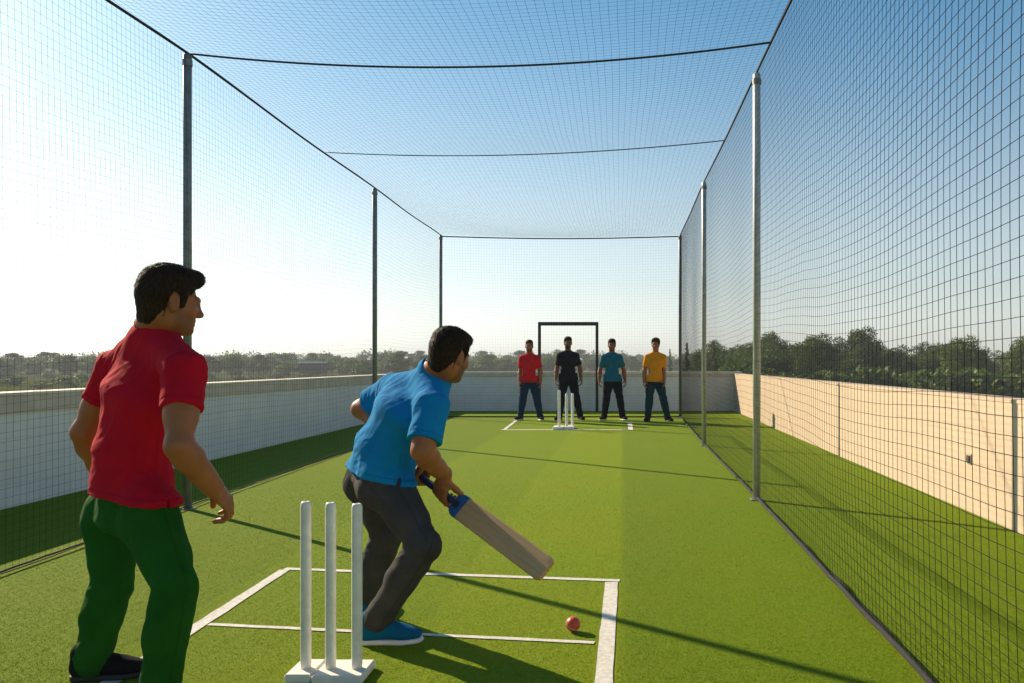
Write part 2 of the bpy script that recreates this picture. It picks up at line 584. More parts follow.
# painted crease lines: thin sheets above the turf
def stripe(mb, a, c, w0, w1=None, z=.004):
    w1 = w1 or w0
    a = np.array([a[0], a[1]]); c = np.array([c[0], c[1]])
    n = 24
    t = np.linspace(0, 1, n)[:, None]
    dvec = unit(np.r_[c - a, 0])[:2]; nrm = np.array([-dvec[1], dvec[0]])
    wv = (w0 + (w1 - w0) * t) / 2
    wob = rng.normal(0, .0016, (n, 1)); wob2 = rng.normal(0, .0016, (n, 1))
    l = a + (c - a) * t + nrm * (wv + wob); r = a + (c - a) * t - nrm * (wv + wob2)
    v = np.vstack([np.c_[l, np.full(n, z)], np.c_[r, np.full(n, z)]])
    i = np.arange(n - 1)
    mb.add(v, np.stack([i + n, i + n + 1, i + 1, i], 1))


b = MB()
stripe(b, (-1.995, 5.03), (-.012, 4.755), .05)
tag(b.build('crease_line', M['line']), kind='structure')
b = MB(); stripe(b, (-1.925, 3.96), (-.12, 3.70), .034); tag(b.build('crease_line', M['line']), kind='structure')
b = MB(); stripe(b, (-1.985, 5.0), (-1.93, 2.2), .062, .075); tag(b.build('crease_line', M['line']), kind='structure')
b = MB(); stripe(b, (-.058, 4.72), (-.078, 2.2), .072, .068); tag(b.build('crease_line', M['line']), kind='structure')
b = MB(); stripe(b, (-2.2, 15.5), (.20, 15.5), .11); tag(b.build('crease_line', M['line']), kind='structure')
b = MB(); stripe(b, (-2.15, 15.56), (-2.24, 18.0), .06); tag(b.build('crease_line', M['line']), kind='structure')
b = MB(); stripe(b, (.16, 15.56), (.16, 17.3), .09); tag(b.build('crease_line', M['line']), kind='structure')

# ------------------------------------------------------------------ cage: poles, nets, ropes
# control stations along the cage: (y, x, top height above ground)
LST = np.array([(-2.0, -3.33, 3.44), (7.1, -3.63, 3.81), (13.1, -3.81, 3.92), (19.0, -4.05, 4.08)])
RST = np.array([(-2.0, 1.10, 3.55), (7.57, 1.20, 3.81), (12.55, 1.212, 3.90), (19.0, 1.30, 4.08)])


def edge(st, y):
    y = np.asarray(y, float)
    return np.interp(y, st[:, 0], st[:, 1]), np.interp(y, st[:, 0], st[:, 2])


def pole(x, y, h, r, mat, label, group):
    o = tag(empty('net_pole', (x, y, 0)), label, 'pole', group)
    b = MB(); b.lathe([(r, 0), (r, h - .01), (r - .008, h)], (0, 0, 0), 20); b.build('tube', mat, o, smooth=False)
    for pl in o.children:
        pl.data.polygons.foreach_set('use_smooth', [len(f.vertices) == 4 for f in pl.data.polygons])
    b = MB(); b.box(-.055, .055, -.055, .055, .001, .009, .002); b.build('base_plate', M['darksteel'], o)
    b = MB(); b.lathe([(r + .006, h - .10), (r + .006, h - .05)], (0, 0, 0), 20); b.tube([(0, -r, h - .075), (0, -r - .03, h - .075)], .008, 6)
    b.build('clamp', M['darksteel'], o)
    return o


pole(-3.63, 7.1, 3.80, .034, M['darksteel'], 'dark steel net pole rising behind the fielder in the red shirt', 'cage poles on the left')
pole(-3.81, 13.1, 3.91, .036, M['darksteel'], 'steel net pole rising behind the elbow of the batsman', 'cage poles on the left')
pole(-4.05, 19.0, 4.08, .036, M['darksteel'], 'thin corner pole above the head of the batsman', 'cage poles on the left')
pole(1.20, 7.57, 3.80, .034, M['galv'], 'nearest bright galvanised pole of the right net', 'cage poles on the right')
pole(1.212, 12.55, 3.89, .034, M['galv'], 'second galvanised pole of the right net, shorter looking', 'cage poles on the right')
pole(1.30, 19.0, 4.08, .034, M['darksteel'], 'dark corner pole beside the man in orange', 'cage poles on the right')


def tubes_np(P, r, n=3):
    """P: (strands, points, 3) -> verts, quads for thin prisms"""
    S, m, _ = P.shape
    tan = np.gradient(P, axis=1); tan /= np.linalg.norm(tan, axis=2)[..., None] + 1e-12
    ref = np.array([0.31, 0.17, 0.93]) if abs(tan[..., 2]).mean() < .7 else np.array([.93, .31, .17])
    u = np.cross(tan, ref); u /= np.linalg.norm(u, axis=2)[..., None]
    w = np.cross(tan, u)
    a = np.arange(n) / n * 2 * np.pi
    ring = P[:, :, None] + r * (np.cos(a)[None, None, :, None] * u[:, :, None] + np.sin(a)[None, None, :, None] * w[:, :, None])
    v = ring.reshape(-1, 3)
    s = np.arange(S)[:, None, None] * m * n; i = np.arange(m - 1)[None, :, None] * n; j = np.arange(n)[None, None]
    j2 = (j + 1) % n
    q = np.stack([s + i + j, s + i + n + j, s + i + n + j2, s + i + j2], -1).reshape(-1, 4)
    return v, q


def swave(a, b, seed, amp):
    """smooth pseudo random field on two coordinates"""
    r = np.random.default_rng(seed)
    out = 0
    for k in range(7):
        fa, fb = r.normal(0, .9), r.normal(0, .9)
        out = out + np.sin(a * fa * (1 + k * .35) + b * fb * (1 + k * .35) + r.uniform(0, 6.3)) / (1 + k * .6)
    return out * amp / 2


def side_net(name, st, y0, y1, sgn, label, seed, cell=.06, r=.0016, rb=.013):
    base = np.array([st[1, 1], 8.0, 0])
    o = tag(empty(name, base), label, 'net')
    def surf(Y, T):
        x, h = edge(st, Y)
        # scalloped top rope between poles, billow in the middle, sagging rows
        sag = .035 * np.sin(np.pi * np.clip((Y - 7.3) / 5.6, -2, 3)) ** 2
        top = h - sag * .6
        z = .02 + (top - .02) * T
        env = np.sin(np.pi * np.clip(T, 0, 1))
        z = z - env * (sag * 1.6 + np.abs(swave(Y * .8, z * .4, seed + 5, .026)))
        X = x + sgn * env * (.02 + swave(Y * .8, z * 1.2, seed, .018) * np.clip((20 - Y) / 9, .3, 1))
        return np.stack([X, Y, z], -1)
    mb = MB()
    ny = int((y1 - y0) / cell); nz = int(3.9 / cell)
    Yv = np.linspace(y0, y1, ny + 1)[:, None]; Tv = np.linspace(0, 1, 26)[None]
    jit = swave(Yv * 3, Tv * 6, seed + 9, .006)
    P = surf(Yv + jit, np.broadcast_to(Tv, (ny + 1, 26)))
    mb.add(*tubes_np(P, r))
    Tn = np.linspace(0, 1, nz + 1)[:, None]; Yh = np.linspace(y0, y1, 120)[None]
    P = surf(np.broadcast_to(Yh, (nz + 1, 120)), Tn + swave(Yh * 2, Tn * 9, seed + 3, .0016))
    mb.add(*tubes_np(P, r))
    mb.build('netting', M['net'], o, base)
    Y = np.linspace(y0, y1, 160)
    top = surf(Y, np.ones_like(Y)); bot = surf(Y, np.zeros_like(Y))
    b = MB(); b.tube(top, .011, 6); b.build('top_rope', M['rope'], o, base, True)
    b = MB()
    bot2 = bot.copy(); bot2[:, 2] = .022
    b.tube(bot2 + np.c_[swave(Y * 4, Y, seed, .004), np.zeros_like(Y), np.abs(swave(Y * 9, Y, 3, .006))], rb, 7)
    b.tube(bot2 + np.c_[swave(Y * 6, Y, seed + 1, .007) + .02, np.zeros_like(Y), swave(Y * 8, Y, 5, .004) - .004], rb * .55, 6)
    b.build('bottom_rope', M['rope'], o, base, True)
    return o


side_net('side_net', LST, -2.0, 19.0, 1, 'tall black square mesh net hung along the left poles', 11, r=.0008, rb=.006)
side_net('side_net', RST, -2.0, 19.0, -1, 'tall black square mesh net along the right galvanised poles', 23, r=.0013)

# end net
o = tag(empty('end_net', (-1.4, 19.0, 0)), 'black mesh net closing the far end behind the standing row', 'net')
mb = MB()
cell = .06
nx = int(5.35 / cell); nz = int(4.05 / cell)
xs = np.linspace(-4.05, 1.30, nx + 1)
T = np.linspace(0, 1, 20)
def esurf(X, Tt):
    z = .02 + Tt * (4.05 - .02 - .05 * np.sin(np.pi * (X + 4.05) / 5.35))
    return np.stack([X, 19.0 + np.sin(np.pi * Tt) * (.05 + swave(X, z, 4, .05)), z], -1)
mb.add(*tubes_np(esurf(np.broadcast_to(xs[:, None], (nx + 1, 20)), np.broadcast_to(T[None], (nx + 1, 20))), .0007))
xh = np.linspace(-4.05, 1.30, 40)
Tn = np.linspace(0, 1, nz + 1)
mb.add(*tubes_np(esurf(np.broadcast_to(xh[None], (nz + 1, 40)), np.broadcast_to(Tn[:, None], (nz + 1, 40))), .0007))
mb.build('netting', M['net'], o, (-1.4, 19, 0))
b = MB(); b.tube(esurf(xh, np.ones(40)), .014, 6); b.build('top_rope', M['rope'], o, (-1.4, 19, 0), True)
bt = esurf(xh, np.zeros(40)); bt[:, 2] = .02
b = MB(); b.tube(bt, .016, 6); b.build('bottom_rope', M['rope'], o, (-1.4, 19, 0), True)

# cross cables with sag; the roof net drapes over them
CAB = [((-3.63, 7.1), (1.19, 6.5), .15), ((-3.74, 10.7), (1.206, 9.98), .075)]


def roof_pt(S, Y):
    """S 0..1 from left to right, Y nominal distance on the left"""
    # stations skew a little: the right end of every row sits 9 % nearer, as the cables do
    YR = Y - np.interp(Y, [-2, 7.1, 10.7, 19], [0, .3, .65, 0])
    xl, hl = edge(LST, Y); xr, hr = edge(RST, YR)
    X = xl + (xr - xl) * S; YY = Y + (YR - Y) * S; Z = hl + (hr - hl) * S
    st = np.array([-2.0, 7.1, 10.7, 19.0])
    sg = np.interp(Y, st, [.10, .155, .10, .06])
    ph = np.where(Y < 7.1, (Y + 2) / 9.1, np.where(Y < 10.7, (Y - 7.1) / 3.6, (Y - 10.7) / 8.3))
    amp = np.where(Y < 7.1, .10, np.where(Y < 10.7, .06, .16))
    Z = Z - 4 * S * (1 - S) * (sg + amp * np.sin(np.pi * np.clip(ph, 0, 1)) ** 1.0)
    return np.stack([X, YY, Z + .012], -1)


o = tag(empty('roof_net', (-1.2, 8, 3.8)), 'black mesh net stretched overhead as the cage roof', 'net')
mb = MB()
S = np.linspace(0, 1, 80)[:, None]; Y = np.linspace(-2, 19, 90)[None]
P = roof_pt(np.broadcast_to(S, (80, 90)) + swave(Y * 1.2, S * 9, 31, .002), np.broadcast_to(Y, (80, 90)))
mb.add(*tubes_np(P, .0010))
Yt = np.linspace(-2, 19, 290)[:, None]; St = np.linspace(0, 1, 34)[None]
P = roof_pt(np.broadcast_to(St, (290, 34)), np.broadcast_to(Yt, (290, 34)) + swave(Yt * 2, St * 8, 37, .012))
mb.add(*tubes_np(P, .0007))
mb.build('netting', M['net'], o, (-1.2, 8, 3.8))
for k, (a, c, sag) in enumerate(CAB):
    s = np.linspace(0, 1, 40)
    p = roof_pt(s, np.full(40, a[1]))
    p[:, 2] -= .016
    b = MB(); b.tube(p, [.0085, .006][k], 6)
    oc = b.build('cross_cable', M['cable'], None, (-1.2, a[1], 3.7), True, (-1.2, a[1], 3.7))
    tag(oc, ['nearer dark sagging cable crossing under the roof net', 'farther thin dark cable crossing under the roof net'][k], 'cable', 'cables under the roof net')

# black door-like frame at the far wall
fx0, fx1, fy = (539.5 - CX) / F * 21.3, (597 - CX) / F * 21.3, 21.3
ft = CAMZ + (363 - 322) / F * 21.3
o = tag(empty('goal_frame', ((fx0 + fx1) / 2, fy, 0)), 'tall narrow black frame standing at the far wall behind the row of men', 'frame')
bs = ((fx0 + fx1) / 2, fy, 0)
for x in (fx0, fx1):
    b = MB(); b.box(x - .036, x + .036, fy - .036, fy + .036, .002, ft - .09, .004); b.build('upright', M['black_paint'], o, bs)
b = MB(); b.box(fx0 - .036, fx1 + .036, fy - .036, fy + .036, ft - .09, ft, .004); b.build('crossbar', M['black_paint'], o, bs)


# ------------------------------------------------------------------ wickets, ball
def wicket(base_pts, stumps, h, r, zb, label, blocks):
    bx = np.array([np.mean([s[0] for s in stumps]), stumps[0][1], 0])
    o = tag(empty('wicket', bx), label, 'cricket stumps', 'wickets at the two ends')
    for (x, y, hh) in stumps:
        b = MB()
        b.lathe([(r * .92, zb - .004), (r, zb + .02), (r, hh - .02), (r * .93, hh - .006), (r * .75, hh), (r * .35, hh + .001), (r * .25, hh - .004)], (x - bx[0], y - bx[1], 0), 24)
        s = b.build('stump', M['stump'], o)
        s.data.polygons.foreach_set('use_smooth', [len(f.vertices) == 4 for f in s.data.polygons])
    for blk in blocks:
        b = MB(); b.box(blk[0] - bx[0], blk[1] - bx[0], blk[2] - bx[1], blk[3] - bx[1], .001, zb, .006)
        b.build('base', M['stump_base'], o)
    return o


wicket(None, [(-1.227, 3.30, .682), (-1.131, 3.30, .678), (-1.029, 3.30, .674)], .68, .0205, .036,
       'nearer set of three white stumps on a split white base in the foreground',
       [(-1.285, -1.182, 3.225, 3.405), (-1.178, -.985, 3.215, 3.40)])
wicket(None, [((559.4 - CX) / F * 15.7, 15.65, .72), ((566.4 - CX) / F * 15.7, 15.75, .65), ((571.8 - CX) / F * 15.7, 15.9, .65)], .7, .026, .05,
       'farther set of three white stumps in front of the man in black',
       [(-1.27, -1.08, 15.5, 15.95), (-1.07, -.88, 15.55, 15.98)])

bc = np.array([-.222, 3.86, .0345])
b = MB(); n = 20
b.lathe([(.0335 * math.sin(math.pi * i / n) + 1e-5, -.0335 * math.cos(math.pi * i / n)) for i in range(n + 1)], (0, 0, 0), 32)
ball = b.build('cricket_ball', M['ball'], None, smooth=True, loc=bc)
ball.rotation_euler = (.5, .35, .2)
tag(ball, 'small red leather cricket ball lying on the turf inside the crease', 'cricket ball')
b = MB()
for off in (-.0035, .0035):
    a = np.linspace(0, 2 * np.pi, 60)
    rr = math.sqrt(.0338 ** 2 - off ** 2)
    b.tube(np.stack([rr * np.cos(a), rr * np.sin(a), np.full(60, off)], 1), .0011, 5, False)
b.build('seam', M['thread'], ball)
# standing pile of the turf near the camera: single blades, bare where the lines are painted
def pile():
    r = np.random.default_rng(12)
    n = 420000
    d = 2.6 * (13.0 / 2.6) ** (r.uniform(0, 1, n) ** 1.25)
    x = r.uniform(-.76, .62, n) * d * 1.02
    ok = r.uniform(0, 1, n) < np.clip((11 - d) / 6, 0, 1)
    ok &= (x > XL + .03) & (x < XR - .03)
    def near(a, c, w):
        a = np.array(a); c = np.array(c); ab = c - a
        h = np.clip(((x - a[0]) * ab[0] + (d - a[1]) * ab[1]) / (ab @ ab), 0, 1)
        return np.hypot(x - a[0] - h * ab[0], d - a[1] - h * ab[1]) < w
    for a, c, w in (((-1.995, 5.03), (-.012, 4.755), .027), ((-1.925, 3.96), (-.12, 3.70), .019), ((-1.985, 5.0), (-1.93, 2.2), .035), ((-.058, 4.72), (-.078, 2.2), .045)):
        ok &= ~(near(a, c, w) & (r.uniform(0, 1, n) < .93))
    x, d = x[ok], d[ok]; n = len(x)
    k = np.clip(d / 5.5, .8, 1.4)
    a = r.uniform(0, 6.28, n); hgt = r.uniform(.003, .0065, n) * k ** .4; w = r.uniform(.0012, .0024, n) * k
    ln = r.normal(0, .6, (n, 2)) * hgt[:, None]
    z0 = np.zeros(n)
    v = np.stack([np.stack([x - np.cos(a) * w, d - np.sin(a) * w, z0], 1), np.stack([x + np.cos(a) * w, d + np.sin(a) * w, z0], 1),
                  np.stack([x + ln[:, 0], d + ln[:, 1], hgt], 1)], 1).reshape(-1, 3)
    o = link('grass_pile', mesh_np('grass_pile', v, np.arange(3 * n).reshape(-1, 3)), M['blade'])
    tag(o, kind='stuff')


pile()
# ------------------------------------------------------------------ people: bodies grown from distance fields
def perlin(P, seed=0):
    """vectorised gradient noise, P (n,3) -> about -1..1"""
    r = np.random.default_rng(seed)
    perm = r.permutation(256); perm = np.concatenate([perm, perm, perm])
    g = r.normal(size=(256, 3)); g /= np.linalg.norm(g, axis=1)[:, None]
    Pi = np.floor(P).astype(int); Pf = P - Pi
    Pi &= 255
    u = Pf * Pf * Pf * (Pf * (Pf * 6 - 15) + 10)
    out = 0
    for dx in (0, 1):
        for dy in (0, 1):
            for dz in (0, 1):
                h = perm[perm[perm[(Pi[:, 0] + dx) & 255] + ((Pi[:, 1] + dy) & 255)] + ((Pi[:, 2] + dz) & 255)]
                dot = ((Pf - np.array([dx, dy, dz])) * g[h]).sum(1)
                w = (u[:, 0] if dx else 1 - u[:, 0]) * (u[:, 1] if dy else 1 - u[:, 1]) * (u[:, 2] if dz else 1 - u[:, 2])
                out = out + w * dot
    return out * 1.6


class Field:
    def __init__(self, lo, hi, h):
        self.h = h
        self.lo = np.asarray(lo, float)
        self.ax = [np.arange(int((hi[i] - lo[i]) / h) + 2) * h + lo[i] for i in range(3)]
        self.D = np.full([len(a) for a in self.ax], .5, np.float32)

    def win(self, lo, hi, pad):
        s = []
        for i in range(3):
            a = max(0, int((lo[i] - pad - self.lo[i]) / self.h)); e = min(len(self.ax[i]), int((hi[i] + pad - self.lo[i]) / self.h) + 2)
            if e <= a: return None
            s.append(slice(a, e))
        return tuple(s)

    def pts(self, s):
        x, y, z = (self.ax[i][s[i]].astype(np.float32) for i in range(3))
        return x[:, None, None], y[None, :, None], z[None, None, :]

    def add(self, prim, k=.02, op='u', padx=1.0):
        fn, lo, hi = prim
        s = self.win(lo, hi, (k * 1.6 + 3 * self.h) * padx)
        if s is None: return
        d = fn(*self.pts(s))
        A = self.D[s]
        if op == 'u':
            if k <= 0: R = np.minimum(A, d)
            else:
                hh = np.maximum(k - np.abs(A - d), 0) / k
                R = np.minimum(A, d) - hh * hh * k * .25
        else:  # subtract
            d = -d
            if k <= 0: R = np.maximum(A, d)
            else:
                hh = np.maximum(k - np.abs(A - d), 0) / k
                R = np.maximum(A, d) + hh * hh * k * .25
        self.D[s] = R

    def cut(self, p, n, lo=None, hi=None):
        """keep the side n points away from; optional window"""
        s = self.win(lo, hi, 0) if lo is not None else (slice(None),) * 3
        if s is None: return
        X, Y, Z = self.pts(s)
        d = (X - p[0]) * n[0] + (Y - p[1]) * n[1] + (Z - p[2]) * n[2]
        self.D[s] = np.maximum(self.D[s], d)

    def mesh(self):
        D = self.D
        nx, ny, nz = D.shape
        ins = D < 0
        c = np.zeros((nx - 1, ny - 1, nz - 1), np.int8)
        offs = [(i, j, k) for i in (0, 1) for j in (0, 1) for k in (0, 1)]
        for i, j, k in offs:
            c += ins[i:nx - 1 + i, j:ny - 1 + j, k:nz - 1 + k]
        act = (c > 0) & (c < 8)
        I = np.argwhere(act)
        vid = np.full(act.shape, -1, np.int32)
        vid[act] = np.arange(len(I))
        dv = {o: D[I[:, 0] + o[0], I[:, 1] + o[1], I[:, 2] + o[2]] for o in offs}
        acc = np.zeros((len(I), 3)); cnt = np.zeros(len(I))
        for o in offs:
            for a in range(3):
                if o[a] == 0:
                    o2 = list(o); o2[a] = 1; o2 = tuple(o2)
                    d0, d1 = dv[o], dv[o2]
                    m = (d0 < 0) != (d1 < 0)
                    t = np.where(m, d0 / np.where(m, d0 - d1, 1), 0)
                    p = np.tile(np.array(o, float), (len(I), 1)); p[:, a] = t
                    acc += p * m[:, None]; cnt += m
        Vv = (I + acc / cnt[:, None]) * self.h + self.lo
        quads = []
        for a in range(3):
            b_, c_ = (a + 1) % 3, (a + 2) % 3
            sl0 = [slice(None)] * 3; sl1 = [slice(None)] * 3
            sl0[a] = slice(0, -1); sl1[a] = slice(1, None)
            s0, s1 = ins[tuple(sl0)], ins[tuple(sl1)]
            E = np.argwhere(s0 != s1)
            ok = (E[:, b_] > 0) & (E[:, c_] > 0) & (E[:, b_] < D.shape[b_] - 1) & (E[:, c_] < D.shape[c_] - 1)
            E = E[ok]
            def cell(db, dc):
                e = E.copy(); e[:, b_] -= db; e[:, c_] -= dc
                return vid[e[:, 0], e[:, 1], e[:, 2]]
            q = np.stack([cell(1, 1), cell(0, 1), cell(0, 0), cell(1, 0)], 1)
            fl = ~s0[E[:, 0], E[:, 1], E[:, 2]]
            q[fl] = q[fl][:, ::-1]
            quads.append(q)
        return Vv, np.concatenate(quads)


def vnormals(v, q):
    n = np.cross(v[q[:, 2]] - v[q[:, 0]], v[q[:, 3]] - v[q[:, 1]])
    out = np.zeros_like(v)
    for k in range(4): np.add.at(out, q[:, k], n)
    return out / (np.linalg.norm(out, axis=1)[:, None] + 1e-12)


def cap(a, b, ra, rb):
    a, b = np.asarray(a, float), np.asarray(b, float)
    ab = b - a; L2 = max(1e-9, ab @ ab)
    def fn(X, Y, Z):
        px, py, pz = X - a[0], Y - a[1], Z - a[2]
        h = np.clip((px * ab[0] + py * ab[1] + pz * ab[2]) / L2, 0, 1)
        return np.sqrt((px - h * ab[0]) ** 2 + (py - h * ab[1]) ** 2 + (pz - h * ab[2]) ** 2) - (ra + (rb - ra) * h)
    r = max(ra, rb)
    return fn, np.minimum(a, b) - r, np.maximum(a, b) + r


def ecap(a, b, right, wa, wb, e=.03):
    """capsule of elliptical section: wa=(half width along right, half depth) at a, wb at b"""
    a, b = np.asarray(a, float), np.asarray(b, float)
    n = b - a; L = np.linalg.norm(n); n = n / L
    u = unit(np.asarray(right, float) - n * (np.asarray(right, float) @ n)); f = np.cross(n, u)
    def fn(X, Y, Z):
        px, py, pz = X - a[0], Y - a[1], Z - a[2]
        s = px * n[0] + py * n[1] + pz * n[2]
        h = np.clip(s / L, 0, 1)
        res = s - h * L
        w = wa[0] + (wb[0] - wa[0]) * h; dd = wa[1] + (wb[1] - wa[1]) * h
        k0 = ((px * u[0] + py * u[1] + pz * u[2]) / w); k1 = ((px * f[0] + py * f[1] + pz * f[2]) / dd); k2 = res / e
        k = np.sqrt(k0 ** 2 + k1 ** 2 + k2 ** 2)
        g = np.sqrt((k0 / w) ** 2 + (k1 / dd) ** 2 + (k2 / e) ** 2) + 1e-6
        return np.where(k < .3, (k - 1) * np.minimum(w, dd), k * (k - 1) / g)
    r = max(wa[0], wa[1], wb[0], wb[1])
    return fn, np.minimum(a, b) - r, np.maximum(a, b) + r


def ell(c, axes, rad):
    c = np.asarray(c, float); A = np.asarray(axes, float); rad = np.asarray(rad, float)
    def fn(X, Y, Z):
        px, py, pz = X - c[0], Y - c[1], Z - c[2]
        k = [(px * A[i][0] + py * A[i][1] + pz * A[i][2]) / rad[i] for i in range(3)]
        kk = np.sqrt(k[0] ** 2 + k[1] ** 2 + k[2] ** 2)
        g = np.sqrt((k[0] / rad[0]) ** 2 + (k[1] / rad[1]) ** 2 + (k[2] / rad[2]) ** 2) + 1e-6
        return np.where(kk < .3, (kk - 1) * rad.min(), kk * (kk - 1) / g)
    r = rad.max()
    return fn, c - r, c + r


def head_frame(J):
    f = unit(J['head_f']); u = unit(J.get('head_u', V(0, 0, 1))); u = unit(u - f * (u @ f)); r = np.cross(f, u)
    return r, f, u


def rot(v, ax, ang):
    ax = unit(ax); v = np.asarray(v, float)
    return v * math.cos(ang) + np.cross(ax, v) * math.sin(ang) + ax * (ax @ v) * (1 - math.cos(ang))


def hand(Fd, wr, d, n, t, s=1.0, curls=(20, 30, 15), thumb=(.55, .65, .45), spread=.04):
    d = unit(d); n = unit(n - d * (n @ d)); t = unit(t - d * (t @ d) - n * (t @ n))
    P = lambda a, b_, c: wr + s * (d * a + t * b_ + n * c)
    Fd.add(ecap(P(.005, 0, 0), P(.045, 0, 0), t, (.026 * s, .019 * s), (.037 * s, .016 * s), .012), .02)
    Fd.add(ecap(P(.045, 0, 0), P(.085, 0, .002), t, (.038 * s, .016 * s), (.041 * s, .013 * s), .008), .012)
    bases = [(.088, .031), (.094, .0105), (.090, -.0105), (.082, -.030)]
    for i, (ba, bb) in enumerate(bases):
        L = [(.040, .025, .021), (.045, .028, .022), (.041, .026, .021), (.033, .021, .018)][i]
        p = P(ba, bb, .001)
        ang = 0
        dd0 = unit(d + t * spread * (1.5 - i))
        rr = [.0088, .0082, .0075, .0066]
        for k in range(3):
            ang += math.radians(curls[k] * (1 + .08 * (i - 1)))
            dv = dd0 * math.cos(ang) + n * math.sin(ang)
            q = p + dv * L[k] * s
            Fd.add(cap(p, q, rr[k] * s, rr[k + 1] * s), .006)
            p = q
    p = P(.022, .026, .006)
    for k, L in enumerate((.045, .034, .028)):
        dv = unit(d * (thumb[0] + .1 * k) + t * (thumb[1] - .28 * k) + n * (thumb[2] + .08 * k))
        q = p + dv * L * s
        Fd.add(cap(p, q, (.0145, .0115, .0100)[k] * s, (.0115, .0100, .0085)[k] * s), .010)
        p = q


def build_head(Fd, J, hs, bald=False):
    r, f, u = head_frame(J); c = J['head']
    P = lambda a, b_, d: c + hs * (r * a + f * b_ + u * d)
    A = (r, f, u)
    E = lambda p, rad: ell(P(*p), A, np.array(rad) * hs)
    C = lambda a, b_, ra, rb: cap(P(*a), P(*b_), ra * hs, rb * hs)
    Fd.add(E((0, -.014, .030), (.074, .094, .090)), .02)
    Fd.add(E((0, .036, -.030), (.056, .060, .084)), .03)
    Fd.add(E((0, .020, -.070), (.056, .056, .042)), .03)         # jaw
    Fd.add(E((0, .074, -.098), (.024, .020, .018)), .025)        # chin
    for sx in (-1, 1):
        Fd.add(E((sx * .040, .062, -.022), (.022, .022, .020)), .025)      # cheek
        Fd.add(C((sx * .012, .094, .024), (sx * .044, .080, .026), .008, .007), .014)   # brow
        Fd.add(E((sx * .031, .094, .004), (.015, .012, .010)), .012, 'sub')
        Fd.add(E((sx * .031, .082, .003), (.0125, .0125, .0125)), .003)     # eyeball
        Fd.add(C((sx * .020, .0925, .0105), (sx * .042, .0865, .009), .0035, .003), .004)   # lid
        if bald: continue
        # ear
        ec = P(sx * .076, -.006, -.004)
        er = unit(r * sx * .9 - f * .42); ef = np.cross(u, er)
        eu = unit(u - f * .18); ef = unit(np.cross(eu, er))
        Fd.add(ell(ec, (er, ef, eu), np.array([.010, .0195, .034]) * hs), .006)
        Fd.add(ell(ec + (er * .010 + f * .003 + u * .004) * hs, (er, ef, eu), np.array([.006, .011, .021]) * hs), .005, 'sub')
        Fd.add(ell(ec - eu * .027 * hs, (er, ef, eu), np.array([.007, .010, .010]) * hs), .006)
    if not bald: Fd.add(C((0, .093, .012), (0, .107, -.026), .0085, .0120), .018)       # nose
    Fd.add(E((0, .111, -.030), (.0125, .012, .011)), .010)
    for sx in (-1, 1): Fd.add(E((sx * .0125, .105, -.034), (.009, .011, .009)), .007)
    Fd.add(C((-.018, .087, -.060), (.018, .087, -.060), .0065, .0065), .008)
    Fd.add(C((-.015, .086, -.072), (.015, .086, -.072), .0070, .0070), .008)
    Fd.add(C((-.022, .093, -.066), (.022, .093, -.066), .0022, .0022), .002, 'sub')
    # neck
    nb = J['neck']
    Fd.add(cap(P(0, -.022, -.055), nb, .056 * hs, .060), .035)
    Fd.add(cap(P(0, -.045, -.03), nb - f * .02, .045 * hs, .055), .03)


def dark_attr(me, v, J, hs, beard):
    r, f, u = head_frame(J); c = J['head']
    L = (v - c) / hs
    a, b_, d = L @ r, L @ f, L @ u
    inh = (np.abs(a) < .12) & (np.abs(b_) < .16) & (d > -.14) & (d < .16)
    sm = lambda x: np.clip(x, 0, 1)
    br = sm(1.2 - np.hypot((np.abs(a) - .029) / .021, (d - .030 - .08 * (np.abs(a) - .03)) / .0065)) * (b_ > .06)
    ey = sm((1.25 - np.hypot((np.abs(a) - .031) / .011, (d - .0035) / .0055)) * 3) * (b_ > .075)
    bd = beard * sm((-.018 - d + (b_ - .02) * -.35) / .02) * sm((b_ - .0) / .02) * sm((d + .135) / .02)
    lip = sm(1.3 - np.hypot(a / .024, (d + .066) / .011)) * (b_ > .075)
    mo = beard * sm(1.4 - np.hypot(a / .032, (d + .050) / .010)) * (b_ > .08)
    val = np.maximum.reduce([br * 1.0, ey * .9, np.maximum(bd, mo) * (1 - .6 * lip), lip * .22]) * inh
    at = me.attributes.new('dark', 'FLOAT', 'POINT')
    at.data.foreach_set('value', val.astype(np.float32))


